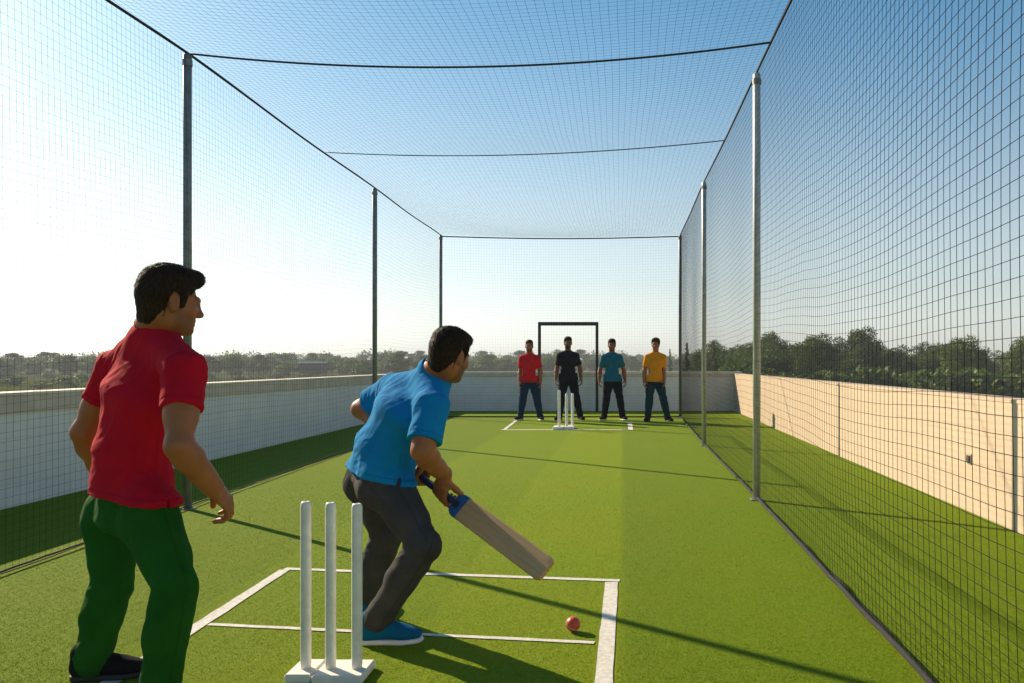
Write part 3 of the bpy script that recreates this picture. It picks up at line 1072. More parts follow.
def hair_mesh(J, hs, h, style):
    r, f, u = head_frame(J); c = J['head']
    Fd = Field(c - .19 * hs, c + .19 * hs, h)
    th = style.get('thick', .012)
    def hfn(X, Y, Z):
        px, py, pz = (X - c[0]) / hs, (Y - c[1]) / hs, (Z - c[2]) / hs
        a = px * r[0] + py * r[1] + pz * r[2]; b_ = px * f[0] + py * f[1] + pz * f[2]; d = px * u[0] + py * u[1] + pz * u[2]
        def el(c0, c1, c2, r0, r1, r2):
            q0, q1, q2 = (a - c0) / r0, (b_ - c1) / r1, (d - c2) / r2
            k = np.sqrt(q0 ** 2 + q1 ** 2 + q2 ** 2)
            return (k - 1) * min(r0, r1, r2)
        xs = [-.14, -.095, -.06, -.030, -.022, -.006, .010, .020, .034, .044, .060, .078, .10, .14]
        um = [-.090, -.090, -.100, -.075, .012, .034, .026, -.022, -.016, .034, .052, .066, .074, .090]
        lim = np.interp(b_, xs, um).astype(np.float32)
        lim = lim + np.where(b_ > .05, style.get('temple', -.012) * np.clip((np.abs(a) - .03) / .03, 0, 1) + style.get('brow', 0), 0)
        lim = lim + np.where(b_ < -.03, .030 * np.clip(np.abs(a) / .055, 0, 1.3) ** 2, 0)
        low = .003 + th * np.clip((d - lim) / .055, .0, 1) * np.clip((d + .10) / .12, .45, 1)
        D = (Fd.D[Fd.win(c - .18 * hs, c + .18 * hs, 3 * h)]) / hs - low
        t2 = el(0, -.004, .092, .066, .078, .040)
        k = .03
        def smin(A, B, k):
            hh = np.maximum(k - np.abs(A - B), 0) / k
            return np.minimum(A, B) - hh * hh * k * .25
        D = smin(D, t2 - th * .4, k)
        if style.get('quiff', 0):
            qf = style['quiff']
            t3 = el(0, .062 + .010 * qf, .100, .050, .030 + .008 * qf, .034)
            D = smin(D, t3, .02)
        D = np.maximum(D, (lim - d) * .75)
        return D * hs
    fn = (hfn, c - .18 * hs, c + .18 * hs)
    build_head(Fd, J, hs, True)
    s_ = Fd.win(c - .18 * hs, c + .18 * hs, 3 * h)
    dd_ = hfn(*Fd.pts(s_))
    Fd.D[:] = .5
    Fd.D[s_] = dd_
    v, q = Fd.mesh()
    n = vnormals(v, q)
    L = (v - c) / hs
    ll = np.stack([L @ r, L @ f, L @ u], 1)
    top = np.clip((ll[:, 2] - .02) / .08, 0, 1)
    # locks run back from the forehead over the crown and down at the sides
    st = np.stack([ll[:, 0] * 70, ll[:, 1] * (70 - 52 * top), ll[:, 2] * (18 + 40 * top)], 1)
    am = style.get('rough', .0042)
    v = v + n * (am * perlin(st + 40, 5) + am * .6 * perlin(st * 2.2 + 9, 8))[:, None]
    # short loose strands standing out of the mass
    rr_ = np.random.default_rng(3)
    ns = style.get('strands', 9000)
    k = rr_.integers(0, len(v), ns)
    l3 = ll[k]
    front = np.clip((l3[:, 1] - .03) / .05, 0, 1) * np.clip((l3[:, 2] - .05) / .04, 0, 1)
    tp_ = top[k]
    flow = (-f)[None] * (tp_ * (1 - front) * .8 + .15)[:, None] + (-u)[None] * (1 - tp_)[:, None] + f[None] * (front * 1.0)[:, None] + r[None] * (np.sign(l3[:, 0]) * .25 * tp_)[:, None]
    flow = flow + rr_.normal(0, .28, (ns, 3))
    nk = n[k]
    flow -= nk * (flow * nk).sum(1)[:, None]
    flow /= np.linalg.norm(flow, axis=1)[:, None] + 1e-9
    long_ = (style.get('len', .015) * (.45 + .55 * np.clip((l3[:, 2] + .05) / .10, 0, 1)) * rr_.uniform(.6, 1.3, ns) * hs)[:, None]
    lift = rr_.uniform(.12, .42, ns)[:, None]
    side = np.cross(flow, nk)
    root = v[k] - nk * .002 + side * rr_.uniform(-.002, .002, ns)[:, None]
    wd = .0008
    mid = root + flow * long_ * .55 + nk * long_ * lift * .75
    tip = root + flow * long_ + nk * long_ * lift
    sv = np.stack([root - side * wd, root + side * wd, mid + side * wd * .8, mid - side * wd * .8], 1).reshape(-1, 3)
    sv2 = np.stack([mid - side * wd * .8, mid + side * wd * .8, tip + side * wd * .2, tip - side * wd * .2], 1).reshape(-1, 3)
    b0 = len(v)
    allv = np.vstack([v, sv, sv2])
    q = np.vstack([q, b0 + np.arange(2 * ns * 4).reshape(-1, 4)])
    return allv, q


def bones_weight(v, bones):
    """nearest bone: returns index, parameter, axial coordinate frame"""
    best = np.full(len(v), 1e9); bi = np.zeros(len(v), int); bh = np.zeros(len(v))
    for i, (a, b_) in enumerate(bones):
        ab = b_ - a; h = np.clip(((v - a) @ ab) / (ab @ ab), 0, 1)
        d = np.linalg.norm(v - a - h[:, None] * ab, axis=1)
        m = d < best
        best[m] = d[m]; bi[m] = i; bh[m] = h[m]
    return bi, bh, best


def build_person(J, P, label, group=None):
    h = P['h']; hs = P.get('hs', 1.0)
    base = np.array([J['pelvis'][0], J['pelvis'][1], 0.0])
    pts = np.array([np.asarray(x) for k, x in J.items() if k not in ('head_f', 'head_u', 'hd_R', 'hn_R', 'ht_R', 'hd_L', 'hn_L', 'ht_L', 'toe_R', 'toe_L')])
    lo, hi = pts.min(0) - .26, pts.max(0) + .26
    lo[2] = min(lo[2], -.03)
    ur = unit(J['shR'] - J['shL']); lr = unit(J['hipR'] - J['hipL'])
    ms = (J['shR'] + J['shL']) / 2; mh = (J['hipR'] + J['hipL']) / 2
    ax = unit(ms - mh)                                  # up the trunk
    wr_ = unit(ur + lr)
    chest = J.get('chest', ms - ax * .10)
    waist = J.get('waist', mh + ax * .14 + (chest - mh) * .0)
    fwd_u = np.cross(ax, ur) * 1.0; fwd_u = unit(np.cross(ax, ur))
    fwd_u = unit(np.cross(V(0, 0, 1), ur)) if abs(fwd_u @ np.cross(V(0, 0, 1), ur)) < 0 else fwd_u
    B = P.get('bulk', 1.0)
    # ---------------- body
    Fd = Field(lo, hi, h)
    Fd.add(ecap(J['neck'] - ax * .07, chest, ur, (.08 * B, .055 * B), (.138 * B, .088 * B), .04), .03)
    Fd.add(ecap(chest, waist, wr_, (.145 * B, .096 * B), (.128 * B, .085 * B), .05), .05)
    Fd.add(ecap(waist, mh, lr, (.118 * B, .078 * B), (.122 * B, .082 * B), .06), .05)
    for s in 'LR':
        Fd.add(cap(J['neck'] - ax * .05, J['sh' + s] - ax * .012, .040, .048), .03)
        e = J['el' + s]; sh = J['sh' + s]; wr = J['wr' + s]
        AR = P.get('arm', 1.0)
        Fd.add(cap(sh, e, .053 * B, .041 * AR), .03)
        mid = sh + (e - sh) * .45
        Fd.add(cap(mid - unit(e - sh) * .05, mid + unit(e - sh) * .05, .049 * AR, .047 * AR), .04)
        fm = e + (wr - e) * .28
        Fd.add(cap(e, fm, .040 * AR, .0435 * AR), .025)
        Fd.add(cap(fm, e + (wr - e) * .72, .0435 * AR, .033 * AR), .03)
        Fd.add(cap(e + (wr - e) * .65, wr, .034 * AR, .028 * AR), .03)
        d = J.get('hd_' + s, unit(wr - e)); nn = J['hn_' + s]; tt = J['ht_' + s]
        Fd.add(ecap(wr - unit(d) * .02, wr + unit(d) * .012, tt, (.030 * AR, .026 * AR), (.029 * AR, .021 * AR), .02), .025)
        hand(Fd, wr, d, nn, tt, P.get('hand', 1.0), P['curl_' + s], P.get('thumb_' + s, (.55, .65, .45)))
        hp, kn, an = J['hip' + s], J['kn' + s], J['an' + s]
        Fd.add(cap(hp, kn, .072, .048), .05)
        Fd.add(cap(kn, an, .048, .036), .03)
        tv = unit(J['toe_' + s])
        Fd.add(cap(an + V(0, 0, -.02), an + V(0, 0, -.03) + tv * .08, .030, .020), .02)
    build_head(Fd, J, hs)
    v, q = Fd.mesh()
    me = mesh_np('person', v - base, q)
    dark_attr(me, v, J, hs, P.get('beard', 0))
    o = link('person', me, M[P['skin']], None, base, True)
    tag(o, label, 'person', group)
    # ---------------- hair
    hv, hq = hair_mesh(J, hs, P.get('hh', h), P.get('hair', {}))
    link('hair', mesh_np('hair', hv - base, hq), M['hair'], o, None, True)
    # ---------------- trousers
    Fd = Field(lo, hi, h)
    tw = P.get('thigh', .086); kw = P.get('knee', .068); aw = P.get('ankle', .060)
    Fd.add(ecap(mh + ax * (P.get('rise', .13) + .01), mh - ax * .03, lr, (.136 * B, .100 * B), (.158 * B, .112 * B), .05), .05)
    for s in 'LR':
        hp, kn, an = J['hip' + s], J['kn' + s], J['an' + s]
        Fd.add(cap(hp, kn, tw, kw), .045)
        Fd.add(cap(hp + (kn - hp) * .15, hp + (kn - hp) * .6, tw * 1.0, (tw + kw) / 2 * 1.02), .05)
        Fd.add(cap(kn, an, kw, aw), .03)
        cf = kn + (an - kn) * .42
        bk = unit(np.cross(unit(kn - hp), lr)); 
        if (bk @ (mh - kn + (an - kn))) < 0: bk = -bk
        Fd.add(cap(kn + (an - kn) * .2 + bk * .012, cf + bk * .016, kw * .9, kw * .93), .04)
        gl = hp + unit(P.get('butt', V(0, 0, 0))) * P.get('gl', .03) if 'butt' in P else hp
        Fd.add(cap(gl + ax * .02, gl - ax * .03, .078, .084), .05)
        if 'under' in P and s in P['under']:
            pass
    for x in P.get('textra', []): Fd.add(x, .05)
    TD = Fd.D.copy()
    Fd.cut(mh + ax * P.get('rise', .13), ax)
    for s in 'LR':
        kn, an = J['kn' + s], J['an' + s]
        dv = unit(an - kn); cp = an + dv * P.get('cuffdrop', .03)
        Fd.cut(cp, unit(dv + V(0, 0, -.4)), cp - .11, cp + .11)
    v, q = Fd.mesh()
    n = vnormals(v, q)
    if P.get('tfolds', 0):
        A = P['tfolds']
        bones = []
        for s in 'LR': bones += [(J['hip' + s], J['kn' + s]), (J['kn' + s], J['an' + s])]
        bi, bh, bd = bones_weight(v, bones)
        disp = np.zeros(len(v))
        for k, (a_, b_) in enumerate(bones):
            m = bi == k
            dv = unit(b_ - a_); L = np.linalg.norm(b_ - a_)
            s_ = (v[m] - a_) @ dv
            rad = v[m] - a_ - s_[:, None] * dv
            qv = rad / .11 + dv[None] * (s_ / .058)[:, None] + np.outer(rad @ lr, dv) / .05
            rg = 1 - np.abs(perlin(qv + k * 7, 21)) * 2.3
            qv2 = rad / .05 + dv[None] * (s_ / .30)[:, None]
            lg = 1 - np.abs(perlin(qv2 + k * 5, 25)) * 2
            if k % 2 == 0: wk = np.exp(-((s_ - L) / .10) ** 2) * 1.0 + .12 + .5 * np.exp(-(s_ / .07) ** 2)
            else: wk = np.exp(-(s_ / .12) ** 2) * 1.0 + 1.25 * np.exp(-((s_ - L) / .10) ** 2) + .12
            disp[m] = A * (wk * rg + .5 * lg)
        disp += A * .8 * perlin(v * 8, 33)
        v = v + n * disp[:, None]
    tme = mesh_np('trousers', v - base, q)
    seam = np.zeros(len(v))
    for s in 'LR':
        for a_, b_, ext in ((J['hip' + s], J['kn' + s], .06), (J['kn' + s], J['an' + s], .12)):
            dv = unit(b_ - a_); s_ = (v - a_) @ dv; L = np.linalg.norm(b_ - a_)
            rad = v - a_ - s_[:, None] * dv
            fo = np.cross(dv, lr); fo = unit(fo)
            ok_ = (s_ > -ext) & (s_ < L + .02) & (np.linalg.norm(rad, axis=1) < .13) & ((rad @ lr) * (1 if s == 'R' else -1) > .01)
            seam = np.maximum(seam, ok_ * .5 * np.exp(-((rad @ fo) / .003) ** 2))
        dv = unit(J['an' + s] - J['kn' + s])
        sc = (v - J['an' + s]) @ dv - P.get('cuffdrop', .03)
        seam = np.maximum(seam, (np.linalg.norm(v - J['an' + s], axis=1) < .16) * .5 * np.exp(-((sc + .022) / .003) ** 2))
    sat = tme.attributes.new('seam', 'FLOAT', 'POINT'); sat.data.foreach_set('value', seam.astype(np.float32))
    to = link('trousers', tme, M[P['trousers']], o, None, True)
    # ---------------- shirt
    Fd = Field(lo, hi, h)
    hem = mh - ax * P.get('hem', .06)
    hw = P.get('hemw', (.172, .125))
    cw = P.get('chestw', (.178, .122)); ww = P.get('waistw', (.160, .115))
    Fd.add(ecap(ms - ax * .02, chest, ur, (.15 * B, .088 * B), (cw[0] * B, cw[1] * B), .05), .05)
    Fd.add(ecap(chest, waist, wr_, (cw[0] * B, cw[1] * B), (ww[0] * B, ww[1] * B), .05), .06)
    Fd.add(ecap(waist, hem - ax * .02, lr, (ww[0] * B, ww[1] * B), (hw[0] * B, hw[1] * B), .05), .06)
    for x in P.get('extra', []): Fd.add(x, .06)
    for s in 'LR':
        sh, e = J['sh' + s], J['el' + s]
        dv = unit(e - sh)
        Fd.add(cap(J['neck'] - ax * .030, sh - ax * .004, P.get('trap', .058), P.get('shr', .066) * B), .07)
        # shoulder blade
        Fd.add(ecap(sh, sh + dv * (P['sleeve'] + .05), np.cross(dv, fwd_u), (P.get('shr', .066) * B,) * 2, (P.get('cuff', .070), P.get('cuff', .070)), .03), .045)
    # the hem falls over the hips and seat
    A_, B_ = Fd.D, TD - P.get('over', .012)
    kk = .05; hh_ = np.maximum(kk - np.abs(A_ - B_), 0) / kk
    Fd.D = np.minimum(A_, B_) - hh_ * hh_ * kk * .25
    # neck opening
    r_, f_, u_ = head_frame(J)
    nd_ = unit(J['head'] - f_ * .02 - J['neck'])
    Fd.cut(hem, -ax, lo, hi) if not P.get('hemcut') else Fd.cut(P['hemcut'][0], unit(P['hemcut'][1]), lo, hi)
    for s in 'LR':
        sh, e = J['sh' + s], J['el' + s]
        dv = unit(e - sh); cp = sh + dv * P['sleeve']
        cn = unit(dv + J.get('cuffn_' + s, V(0, 0, 0)))
        Fd.cut(cp, cn, np.minimum(cp, cp + dv * .09) - .085, np.maximum(cp, cp + dv * .09) + .085)
    npt = J['neck'] + nd_ * P.get('neckcut', .018)
    Fd.add(cap(npt - nd_ * .004, npt + nd_ * .10, .054 * P.get('neckr', 1), .075), .004, 'sub')
    if 'slit' in P:
        sp, sd, sn = P['slit']         # point, down direction, width direction
        wv = unit(sn)
        Fd.add(ell(sp, (wv, unit(np.cross(wv, sd)), unit(sd)), (.012, .06, .055)), .0, 'sub')
    v, q = Fd.mesh()
    n = vnormals(v, q)
    if P.get('folds', 0):
        A = P['folds']
        fd = unit(P['fold_dir'])
        def ridge(vv, short, lng, dr, seed, sharp=1.0):
            along = vv @ dr
            qv = vv / short + dr[None] * (along * (1 / lng - 1 / short))[:, None]
            return 1 - np.abs(perlin(qv, seed)) * 2.2
        wgt = .35 + .65 * np.clip(perlin(v * 4 + 3, 2) * .8 + .5, 0, 1)
        disp = A * wgt * ridge(v, .060, .34, fd, 3)
        disp += A * .32 * ridge(v, .034, .16, unit(fd + ur * .3), 6) * wgt
        disp += A * .8 * perlin(v * 7, 9)
        # crumple above the hem and around the waist: rows across the trunk
        tco = (v - hem) @ ax
        wm = np.exp(-((tco - .13) / .09) ** 2)
        disp += A * .8 * wm * ridge(v, .038, .20, unit(lr + fd * .25), 12)
        # groove of the hem stitching
        disp -= .0016 * np.exp(-((tco - .028) / .0035) ** 2)
        for s in 'LR':
            sh, e = J['sh' + s], J['el' + s]; dv = unit(e - sh)
            sc = (v - sh) @ dv; ra = np.linalg.norm(v - sh - sc[:, None] * dv, axis=1)
            m = (ra < .10) & (sc > .04)
            disp -= m * .0016 * np.exp(-((sc - P['sleeve'] + .022) / .0035) ** 2)
            # folds fanning out from the armpit
            ap = sh + dv * .08 - ur * (.05 if s == 'R' else -.05)
            dap = np.linalg.norm(v - ap, axis=1)
            disp += A * .9 * np.exp(-(dap / .11) ** 2) * ridge(v, .03, .15, unit(ax + dv * .5), 17)
        v = v + n * disp[:, None]
    sme = mesh_np('shirt', v - base, q)
    seam = np.exp(-(((v - hem) @ ax - .028) / .0028) ** 2) * .5
    if P.get('hemcut'):
        hn_ = -unit(P['hemcut'][1])
        seam = np.exp(-(((v - P['hemcut'][0]) @ hn_ - .024) / .0028) ** 2) * .55
    for s in 'LR':
        sh, e = J['sh' + s], J['el' + s]; dv = unit(e - sh)
        sc = (v - sh) @ dv; ra = np.linalg.norm(v - sh - sc[:, None] * dv, axis=1)
        near_ = (ra < .095)
        seam = np.maximum(seam, near_ * .55 * np.exp(-((sc - P['sleeve'] + .022) / .0028) ** 2))
        sp_ = (v - sh) @ unit(dv * .55 + (ur if s == 'R' else -ur) * .8)       # armhole seam
        seam = np.maximum(seam, (np.linalg.norm(v - sh, axis=1) < .105) * .6 * np.exp(-((sp_ - .012) / .003) ** 2))
    # seam across the shoulders and down the side
    tt_ = (v - mh) @ ax
    sd_ = (v - mh) @ fwd_u
    seam = np.maximum(seam, .45 * np.exp(-((sd_ - .0) / .0028) ** 2) * (tt_ < np.dot(ms - mh, ax) - .10))
    sat = sme.attributes.new('seam', 'FLOAT', 'POINT'); sat.data.foreach_set('value', seam.astype(np.float32))
    so = link('shirt', sme, M[P['shirt']], o, None, True)
    # collar band
    b = MB()
    a = np.linspace(0, 2 * np.pi, 41)[:-1]
    e1 = unit(ur - nd_ * (ur @ nd_)); e2 = np.cross(nd_, e1)
    ch = P.get('collar', .0)
    prof = [(.076, -.012), (.081, -.004), (.073, .010 + ch), (.069, .013 + ch), (.066, .006 + ch)] if ch > 0 else [(.070, -.004), (.074, .004), (.071, .013), (.066, .015), (.063, .006)]
    rows = []
    for (rr, zz) in prof:
        zz2 = zz + (-.5 * ch) * (np.sin(a - P.get('collar_open', 0)) * 0)
        rr = rr * P.get('neckr', 1)
        rows.append(npt + rr * (np.cos(a)[:, None] * e1 + np.sin(a)[:, None] * e2) + nd_ * (zz - .014))
    vv = np.concatenate(rows); m = len(a)
    i = np.arange(len(prof) - 1)[:, None] * m; j = np.arange(m)[None]; j2 = (j + 1) % m
    b.add(vv, np.stack([i + j, i + j2, i + m + j2, i + m + j], -1).reshape(-1, 4))
    b.build('collar', M[P['shirt']], so, base, True)
    # ---------------- shoes
    for s in 'LR':
        an = J['an' + s]; tv = unit(np.r_[J['toe_' + s][:2], 0]); sd = np.cross(tv, V(0, 0, 1))
        zz = P.get('lift_' + s, 0)
        g = V(an[0], an[1], zz)
        k = P.get('shoe_s', 1.0)
        tl = J['toe_' + s][2]
        lo2, hi2 = g - .3, g + .3
        Fd = Field(lo2, hi2, min(h, .005))
        Q = lambda a_, b2, c2: g + k * (tv * a_ + sd * b2 + V(0, 0, 1) * (c2))
        Fd.add(cap(Q(-.035, 0, .055), Q(-.030, 0, .105), .040 * k, .043 * k), .02)
        Fd.add(ecap(Q(-.035, 0, .045), Q(.11, 0, .045), sd, (.037 * k, .032 * k), (.047 * k, .028 * k), .03 * k), .03)
        Fd.add(ell(Q(.135, .004, .040), (tv, sd, V(0, 0, 1)), np.array([.058, .045, .030]) * k), .03)
        Fd.add(cap(Q(.0, 0, .085), Q(.085, 0, .055), .036 * k, .030 * k), .03)
        Fd.cut(Q(0, 0, .020), V(0, 0, -1))
        v, q = Fd.mesh()
        sh_o = link('shoe', mesh_np('shoe', v - base, q), M[P['shoe']], o, None, True)
        Fd = Field(lo2, hi2, min(h, .005))
        Fd.add(ecap(Q(-.040, 0, .014), Q(.10, 0, .012), sd, (.040 * k, .030 * k), (.051 * k, .028 * k), .036 * k), .03)
        Fd.add(ell(Q(.138, .004, .014), (tv, sd, V(0, 0, 1)), np.array([.062, .048, .022]) * k), .03)
        Fd.cut(Q(0, 0, .024), V(0, 0, 1)); Fd.cut(Q(0, 0, .002), V(0, 0, -1))
        v, q = Fd.mesh()
        link('sole', mesh_np('sole', v - base, q), M[P['sole']], sh_o, None, True)
    return o


def grip(Hp, el, bd, side, sc, nh=None):
    """wrist and hand axes of a fist closed round a bar at Hp with direction bd (thumb side)"""
    d = unit(Hp - el); d = unit(d - bd * (d @ bd))
    if nh is not None:
        n = unit(nh - bd * (bd @ nh)); d = np.cross(n, bd) if side == 'R' else np.cross(bd, n)
    else:
        n = np.cross(bd, d) if side == 'R' else np.cross(d, bd)
    return Hp - d * .090 * sc - n * .031 * sc, d, n


# ---- the fielder in the red shirt, close on the left
J = dict(
    head=W(170, 302, 3.20), head_f=V(.72, .67, -.14), head_u=V(.03, .02, 1),
    neck=W(156, 330, 3.23),
    shL=W(119, 366, 3.36), shR=W(184, 368, 3.06),
    elL=W(84, 432, 3.36), elR=W(179, 446, 2.93),
    wrL=W(106, 480, 3.50), wrR=W(212, 486, 3.06),
    pelvis=W(131, 500, 3.24), hipL=W(112, 512, 3.34), hipR=W(150, 515, 3.13),
    knL=W(112, 585, 3.30), knR=W(176, 588, 2.98),
    anL=W(92, 660, 3.28), anR=W(158, 700, 2.96),
    toe_L=V(.95, .25, 0), toe_R=V(.95, -.2, 0),
    chest=W(142, 395, 3.22), waist=W(131, 450, 3.24),
    hd_R=unit(W(233, 507, 3.14) - W(212, 486, 3.06)), hn_R=V(-.55, .35, -.75), ht_R=V(.5, .75, .3),
    hd_L=V(.4, .3, -.85), hn_L=V(.75, .5, -.1), ht_L=V(.4, .75, .3),
)
P = dict(h=.0042, hh=.0036, hs=1.01, skin='skin_a', shirt='shirt_red', trousers='trouser_green', shoe='shoe_black', sole='sole_black',
         sleeve=.162, cuff=.070, curl_R=(32, 42, 28), curl_L=(25, 30, 15), thumb_R=(.7, .4, .55), hemcut=(W(130, 496, 3.2), V(-.09, 0, -1)), hem=-.03, arm=1.08, beard=.35, bulk=.98,
         hemw=(.180, .135), waistw=(.158, .112), chestw=(.172, .118),
         folds=.0046, fold_dir=V(.45, -.3, .85), tfolds=.0032, thigh=.081, knee=.066, ankle=.064, trap=.066, over=.018, gl=.006, cuffdrop=.05,
         hair=dict(thick=.012, quiff=.7, rough=.003), neckcut=.024, neckr=1.06, butt=V(-.6, -.6, 0), hand=1.2,
         slit=(W(170, 505, 3.04), V(0, 0, -1), V(.8, .6, 0)))
fielder = build_person(J, P, 'man in a crimson t-shirt and green trousers at the left, back turned, knees bent')

# ---- the batsman
bt_top, bt_tip = W(411, 470, 3.96), W(547, 571, 3.42)
bdir = unit(bt_tip - bt_top)
J = dict(
    head=W(450, 356, 3.74), head_f=V(.50, .84, -.26), head_u=V(.10, .06, 1),
    neck=W(435, 374, 3.79),
    shL=W(394, 389, 3.96), shR=W(433, 405, 3.63),
    elL=W(361, 409, 4.08), elR=W(422, 451, 3.54),
    pelvis=W(378, 468, 3.86), hipL=W(371, 477, 3.97), hipR=W(387, 482, 3.77),
    knL=W(386, 535, 3.98), knR=W(424, 546, 3.60),
    anL=W(368, 603, 4.10), anR=W(377, 620, 3.70),
    toe_L=V(.25, .95, 0), toe_R=V(.97, .10, 0),
    chest=W(406, 412, 3.80), waist=W(385, 448, 3.84),
    ht_R=bdir, ht_L=bdir,
)
for s_, q_ in (('R', .262), ('L', .055)):
    J['wr' + s_], J['hd_' + s_], J['hn_' + s_] = grip(bt_top + bdir * q_, J['el' + s_], bdir, s_, 1.18, V(.45, .89, .1) if s_ == 'R' else None)
P = dict(h=.0044, hh=.0036, hs=.90, skin='skin_a', shirt='shirt_blue', trousers='trouser_grey', shoe='shoe_blue', sole='sole_white',
         sleeve=.165, cuff=.073, curl_R=(50, 80, 66), curl_L=(50, 80, 66), thumb_R=(.55, .30, .75), thumb_L=(.75, -.02, .75), hemcut=(W(378, 476, 3.8), V(-.18, 0, -1)), hem=-.01, arm=1.03, trap=.066, beard=.7, bulk=.98,
         hemw=(.175, .135), waistw=(.160, .120), chestw=(.176, .122),
         folds=.0040, fold_dir=V(.6, -.1, .75), tfolds=.0042, thigh=.085, knee=.063, ankle=.058, cuffdrop=.02,
         hair=dict(thick=.013, quiff=.4, rough=.003), neckcut=.026, neckr=1.06, collar=.014, butt=V(-.8, -.4, 0), hand=1.18,
         slit=(W(396, 485, 3.64), V(.25, 0, -1), V(.8, -.2, .2)))
batsman = build_person(J, P, 'batsman in a bright blue polo shirt bending forward, both hands on a cricket bat')

# ---- cricket bat, held low across the front
Lb = np.linalg.norm(bt_tip - bt_top)
zf = bdir                                            # down the bat
toC = unit(V(0, 0, CAMZ) - (bt_top + bt_tip) / 2)
nf = unit(V(-.02, -.92, .38)); nf = unit(nf - zf * (nf @ zf))      # face normal, towards the camera and up
xf = np.cross(nf, zf)
Rb = np.stack([xf, nf, zf], 1)                        # local -> world
bo = tag(empty('cricket_bat', bt_top), 'wooden cricket bat with navy grip and blue band held low by the batsman', 'cricket bat')
bo.rotation_euler = Matrix(Rb.tolist()).to_euler()
hl = .345 * Lb                                        # handle length
b = MB()
zz = np.linspace(-.012, hl + .03, 60)
rr = .0165 + .0012 * np.sin(zz * 420) + .002 * (zz < .004)
b.tube(np.c_[np.zeros(60), np.zeros(60), zz], rr, 16)
b.build('handle', M['grip'], bo, smooth=True)
# blade: section with a spine, lofted
def blade(z0, z1, grow=0.0):
    b = MB()
    rows = []
    zs = np.linspace(0, 1, 40)
    for t in zs:
        z = z0 + (z1 - z0) * t
        g = (z - hl) / (Lb - hl)
        w = .054 * min(1, .50 + .5 * math.sin(min(1, max(0, g) / .07) * math.pi / 2))
        tip = max(0, (g - .955) / .045)
        w = w * math.sqrt(max(.02, 1 - .35 * tip ** 2)) + grow
        th = .020 * min(1, .6 + max(0, g) / .12) + grow
        sp = (.018 + .016 * math.sin(min(1, max(0, g) * 1.25) * math.pi)) * (1 - .5 * tip)
        sec = [(-w, th * .3), (-w * .93, th * .62), (-w * .5, th * .72), (0, th * .74), (w * .5, th * .72), (w * .93, th * .62), (w, th * .3), (w, -th * .35), (w * .9, -th * .55), (w * .35, -sp), (0, -sp - .004), (-w * .35, -sp), (-w * .9, -th * .55), (-w, -th * .35)]
        rows.append([(x, y, z) for x, y in sec])
    m = len(rows[0]); v = np.array(rows).reshape(-1, 3)
    i = np.arange(len(rows) - 1)[:, None] * m; j = np.arange(m)[None]; j2 = (j + 1) % m
    q = np.stack([i + j, i + j2, i + m + j2, i + m + j], -1).reshape(-1, 4)
    c0, c1 = len(v), len(v) + 1
    v = np.vstack([v, [0, 0, z0], [0, 0, z1]])
    k = np.arange(m); last = (len(rows) - 1) * m
    t = np.vstack([np.stack([np.full(m, c0), (k + 1) % m, k], 1), np.stack([np.full(m, c1), last + k, last + (k + 1) % m], 1)])
    b.add(v, q, t)
    return b
bl = blade(hl, Lb).build('blade', M['wood'], bo)
blade(hl + .006, hl + .072, .0012).build('band', M['sticker'], bo)
b = MB(); b.box(-.020, .012, .0172, .0180, hl + .02, hl + .05); b.build('emblem', M['sticker_dark'], bo)


# ---- the row of four standing at the far end
def standing(px, d, hgt_px, facing, feet, arms, P, label, lean=0.0, head_yaw=0.0):
    cx = (px - CX) / F * d
    H = hgt_px / F * d
    s = H / 1.78
    c, sn = math.cos(facing), math.sin(facing)
    def G(a, b_, z): return V(cx + (a * c + b_ * sn) * s, d + (a * sn - b_ * c) * s, z * s)   # a: person's left (to the picture's right), b: towards the camera
    tr = feet
    J = dict(head=G(lean, .03, 1.665), head_f=V(math.sin(head_yaw), -1, -.08), head_u=V(.0, -.04, 1),
             neck=G(lean, 0, 1.495),
             shL=G(.166 + lean, 0, 1.40), shR=G(-.166 + lean, 0, 1.40),
             elL=G(.212 + arms[1] + lean, -.03, 1.12), elR=G(-.212 - arms[0] + lean, -.03, 1.12),
             wrL=G(.225 + arms[1] * 1.2 + lean * .5, .05 - min(0, arms[1]) * 2.5, .885), wrR=G(-.225 - arms[0] * 1.2 + lean * .5, .05, .885),
             pelvis=G(0, 0, .93), hipL=G(.085, 0, .92), hipR=G(-.085, 0, .92),
             knL=G(.085 + tr[1] * .5, .03, .50), knR=G(-.085 - tr[0] * .5, .03, .50),
             anL=G(.085 + tr[1], 0, .09), anR=G(-.085 - tr[0], 0, .09),
             toe_L=V(c * .5 + sn, sn * .5 - c, 0), toe_R=V(-c * .5 + sn, -sn * .5 - c, 0))
    J['hn_L'] = V(-1, .2, 0); J['hn_R'] = V(1, .2, 0); J['ht_L'] = V(-.2, -1, 0); J['ht_R'] = V(.2, -1, 0)
    PP = dict(h=.0085, hh=.0065, hs=1.03, sleeve=.215, cuff=.066, shr=.060, trap=.052, over=.009, rise=.03, waistw=(.160, .114), hemw=(.166, .122), curl_R=(28, 35, 20), curl_L=(28, 35, 20), hem=.06, folds=.006, fold_dir=V(.3, .1, .9),
              tfolds=.006, thigh=.094, knee=.074, ankle=.062, cuffdrop=.02, hair=dict(thick=.012, rough=.003), collar=.006, neckcut=.001, bulk=1.0)
    PP.update(P)
    return build_person(J, PP, label, 'men standing in a row at the far end')


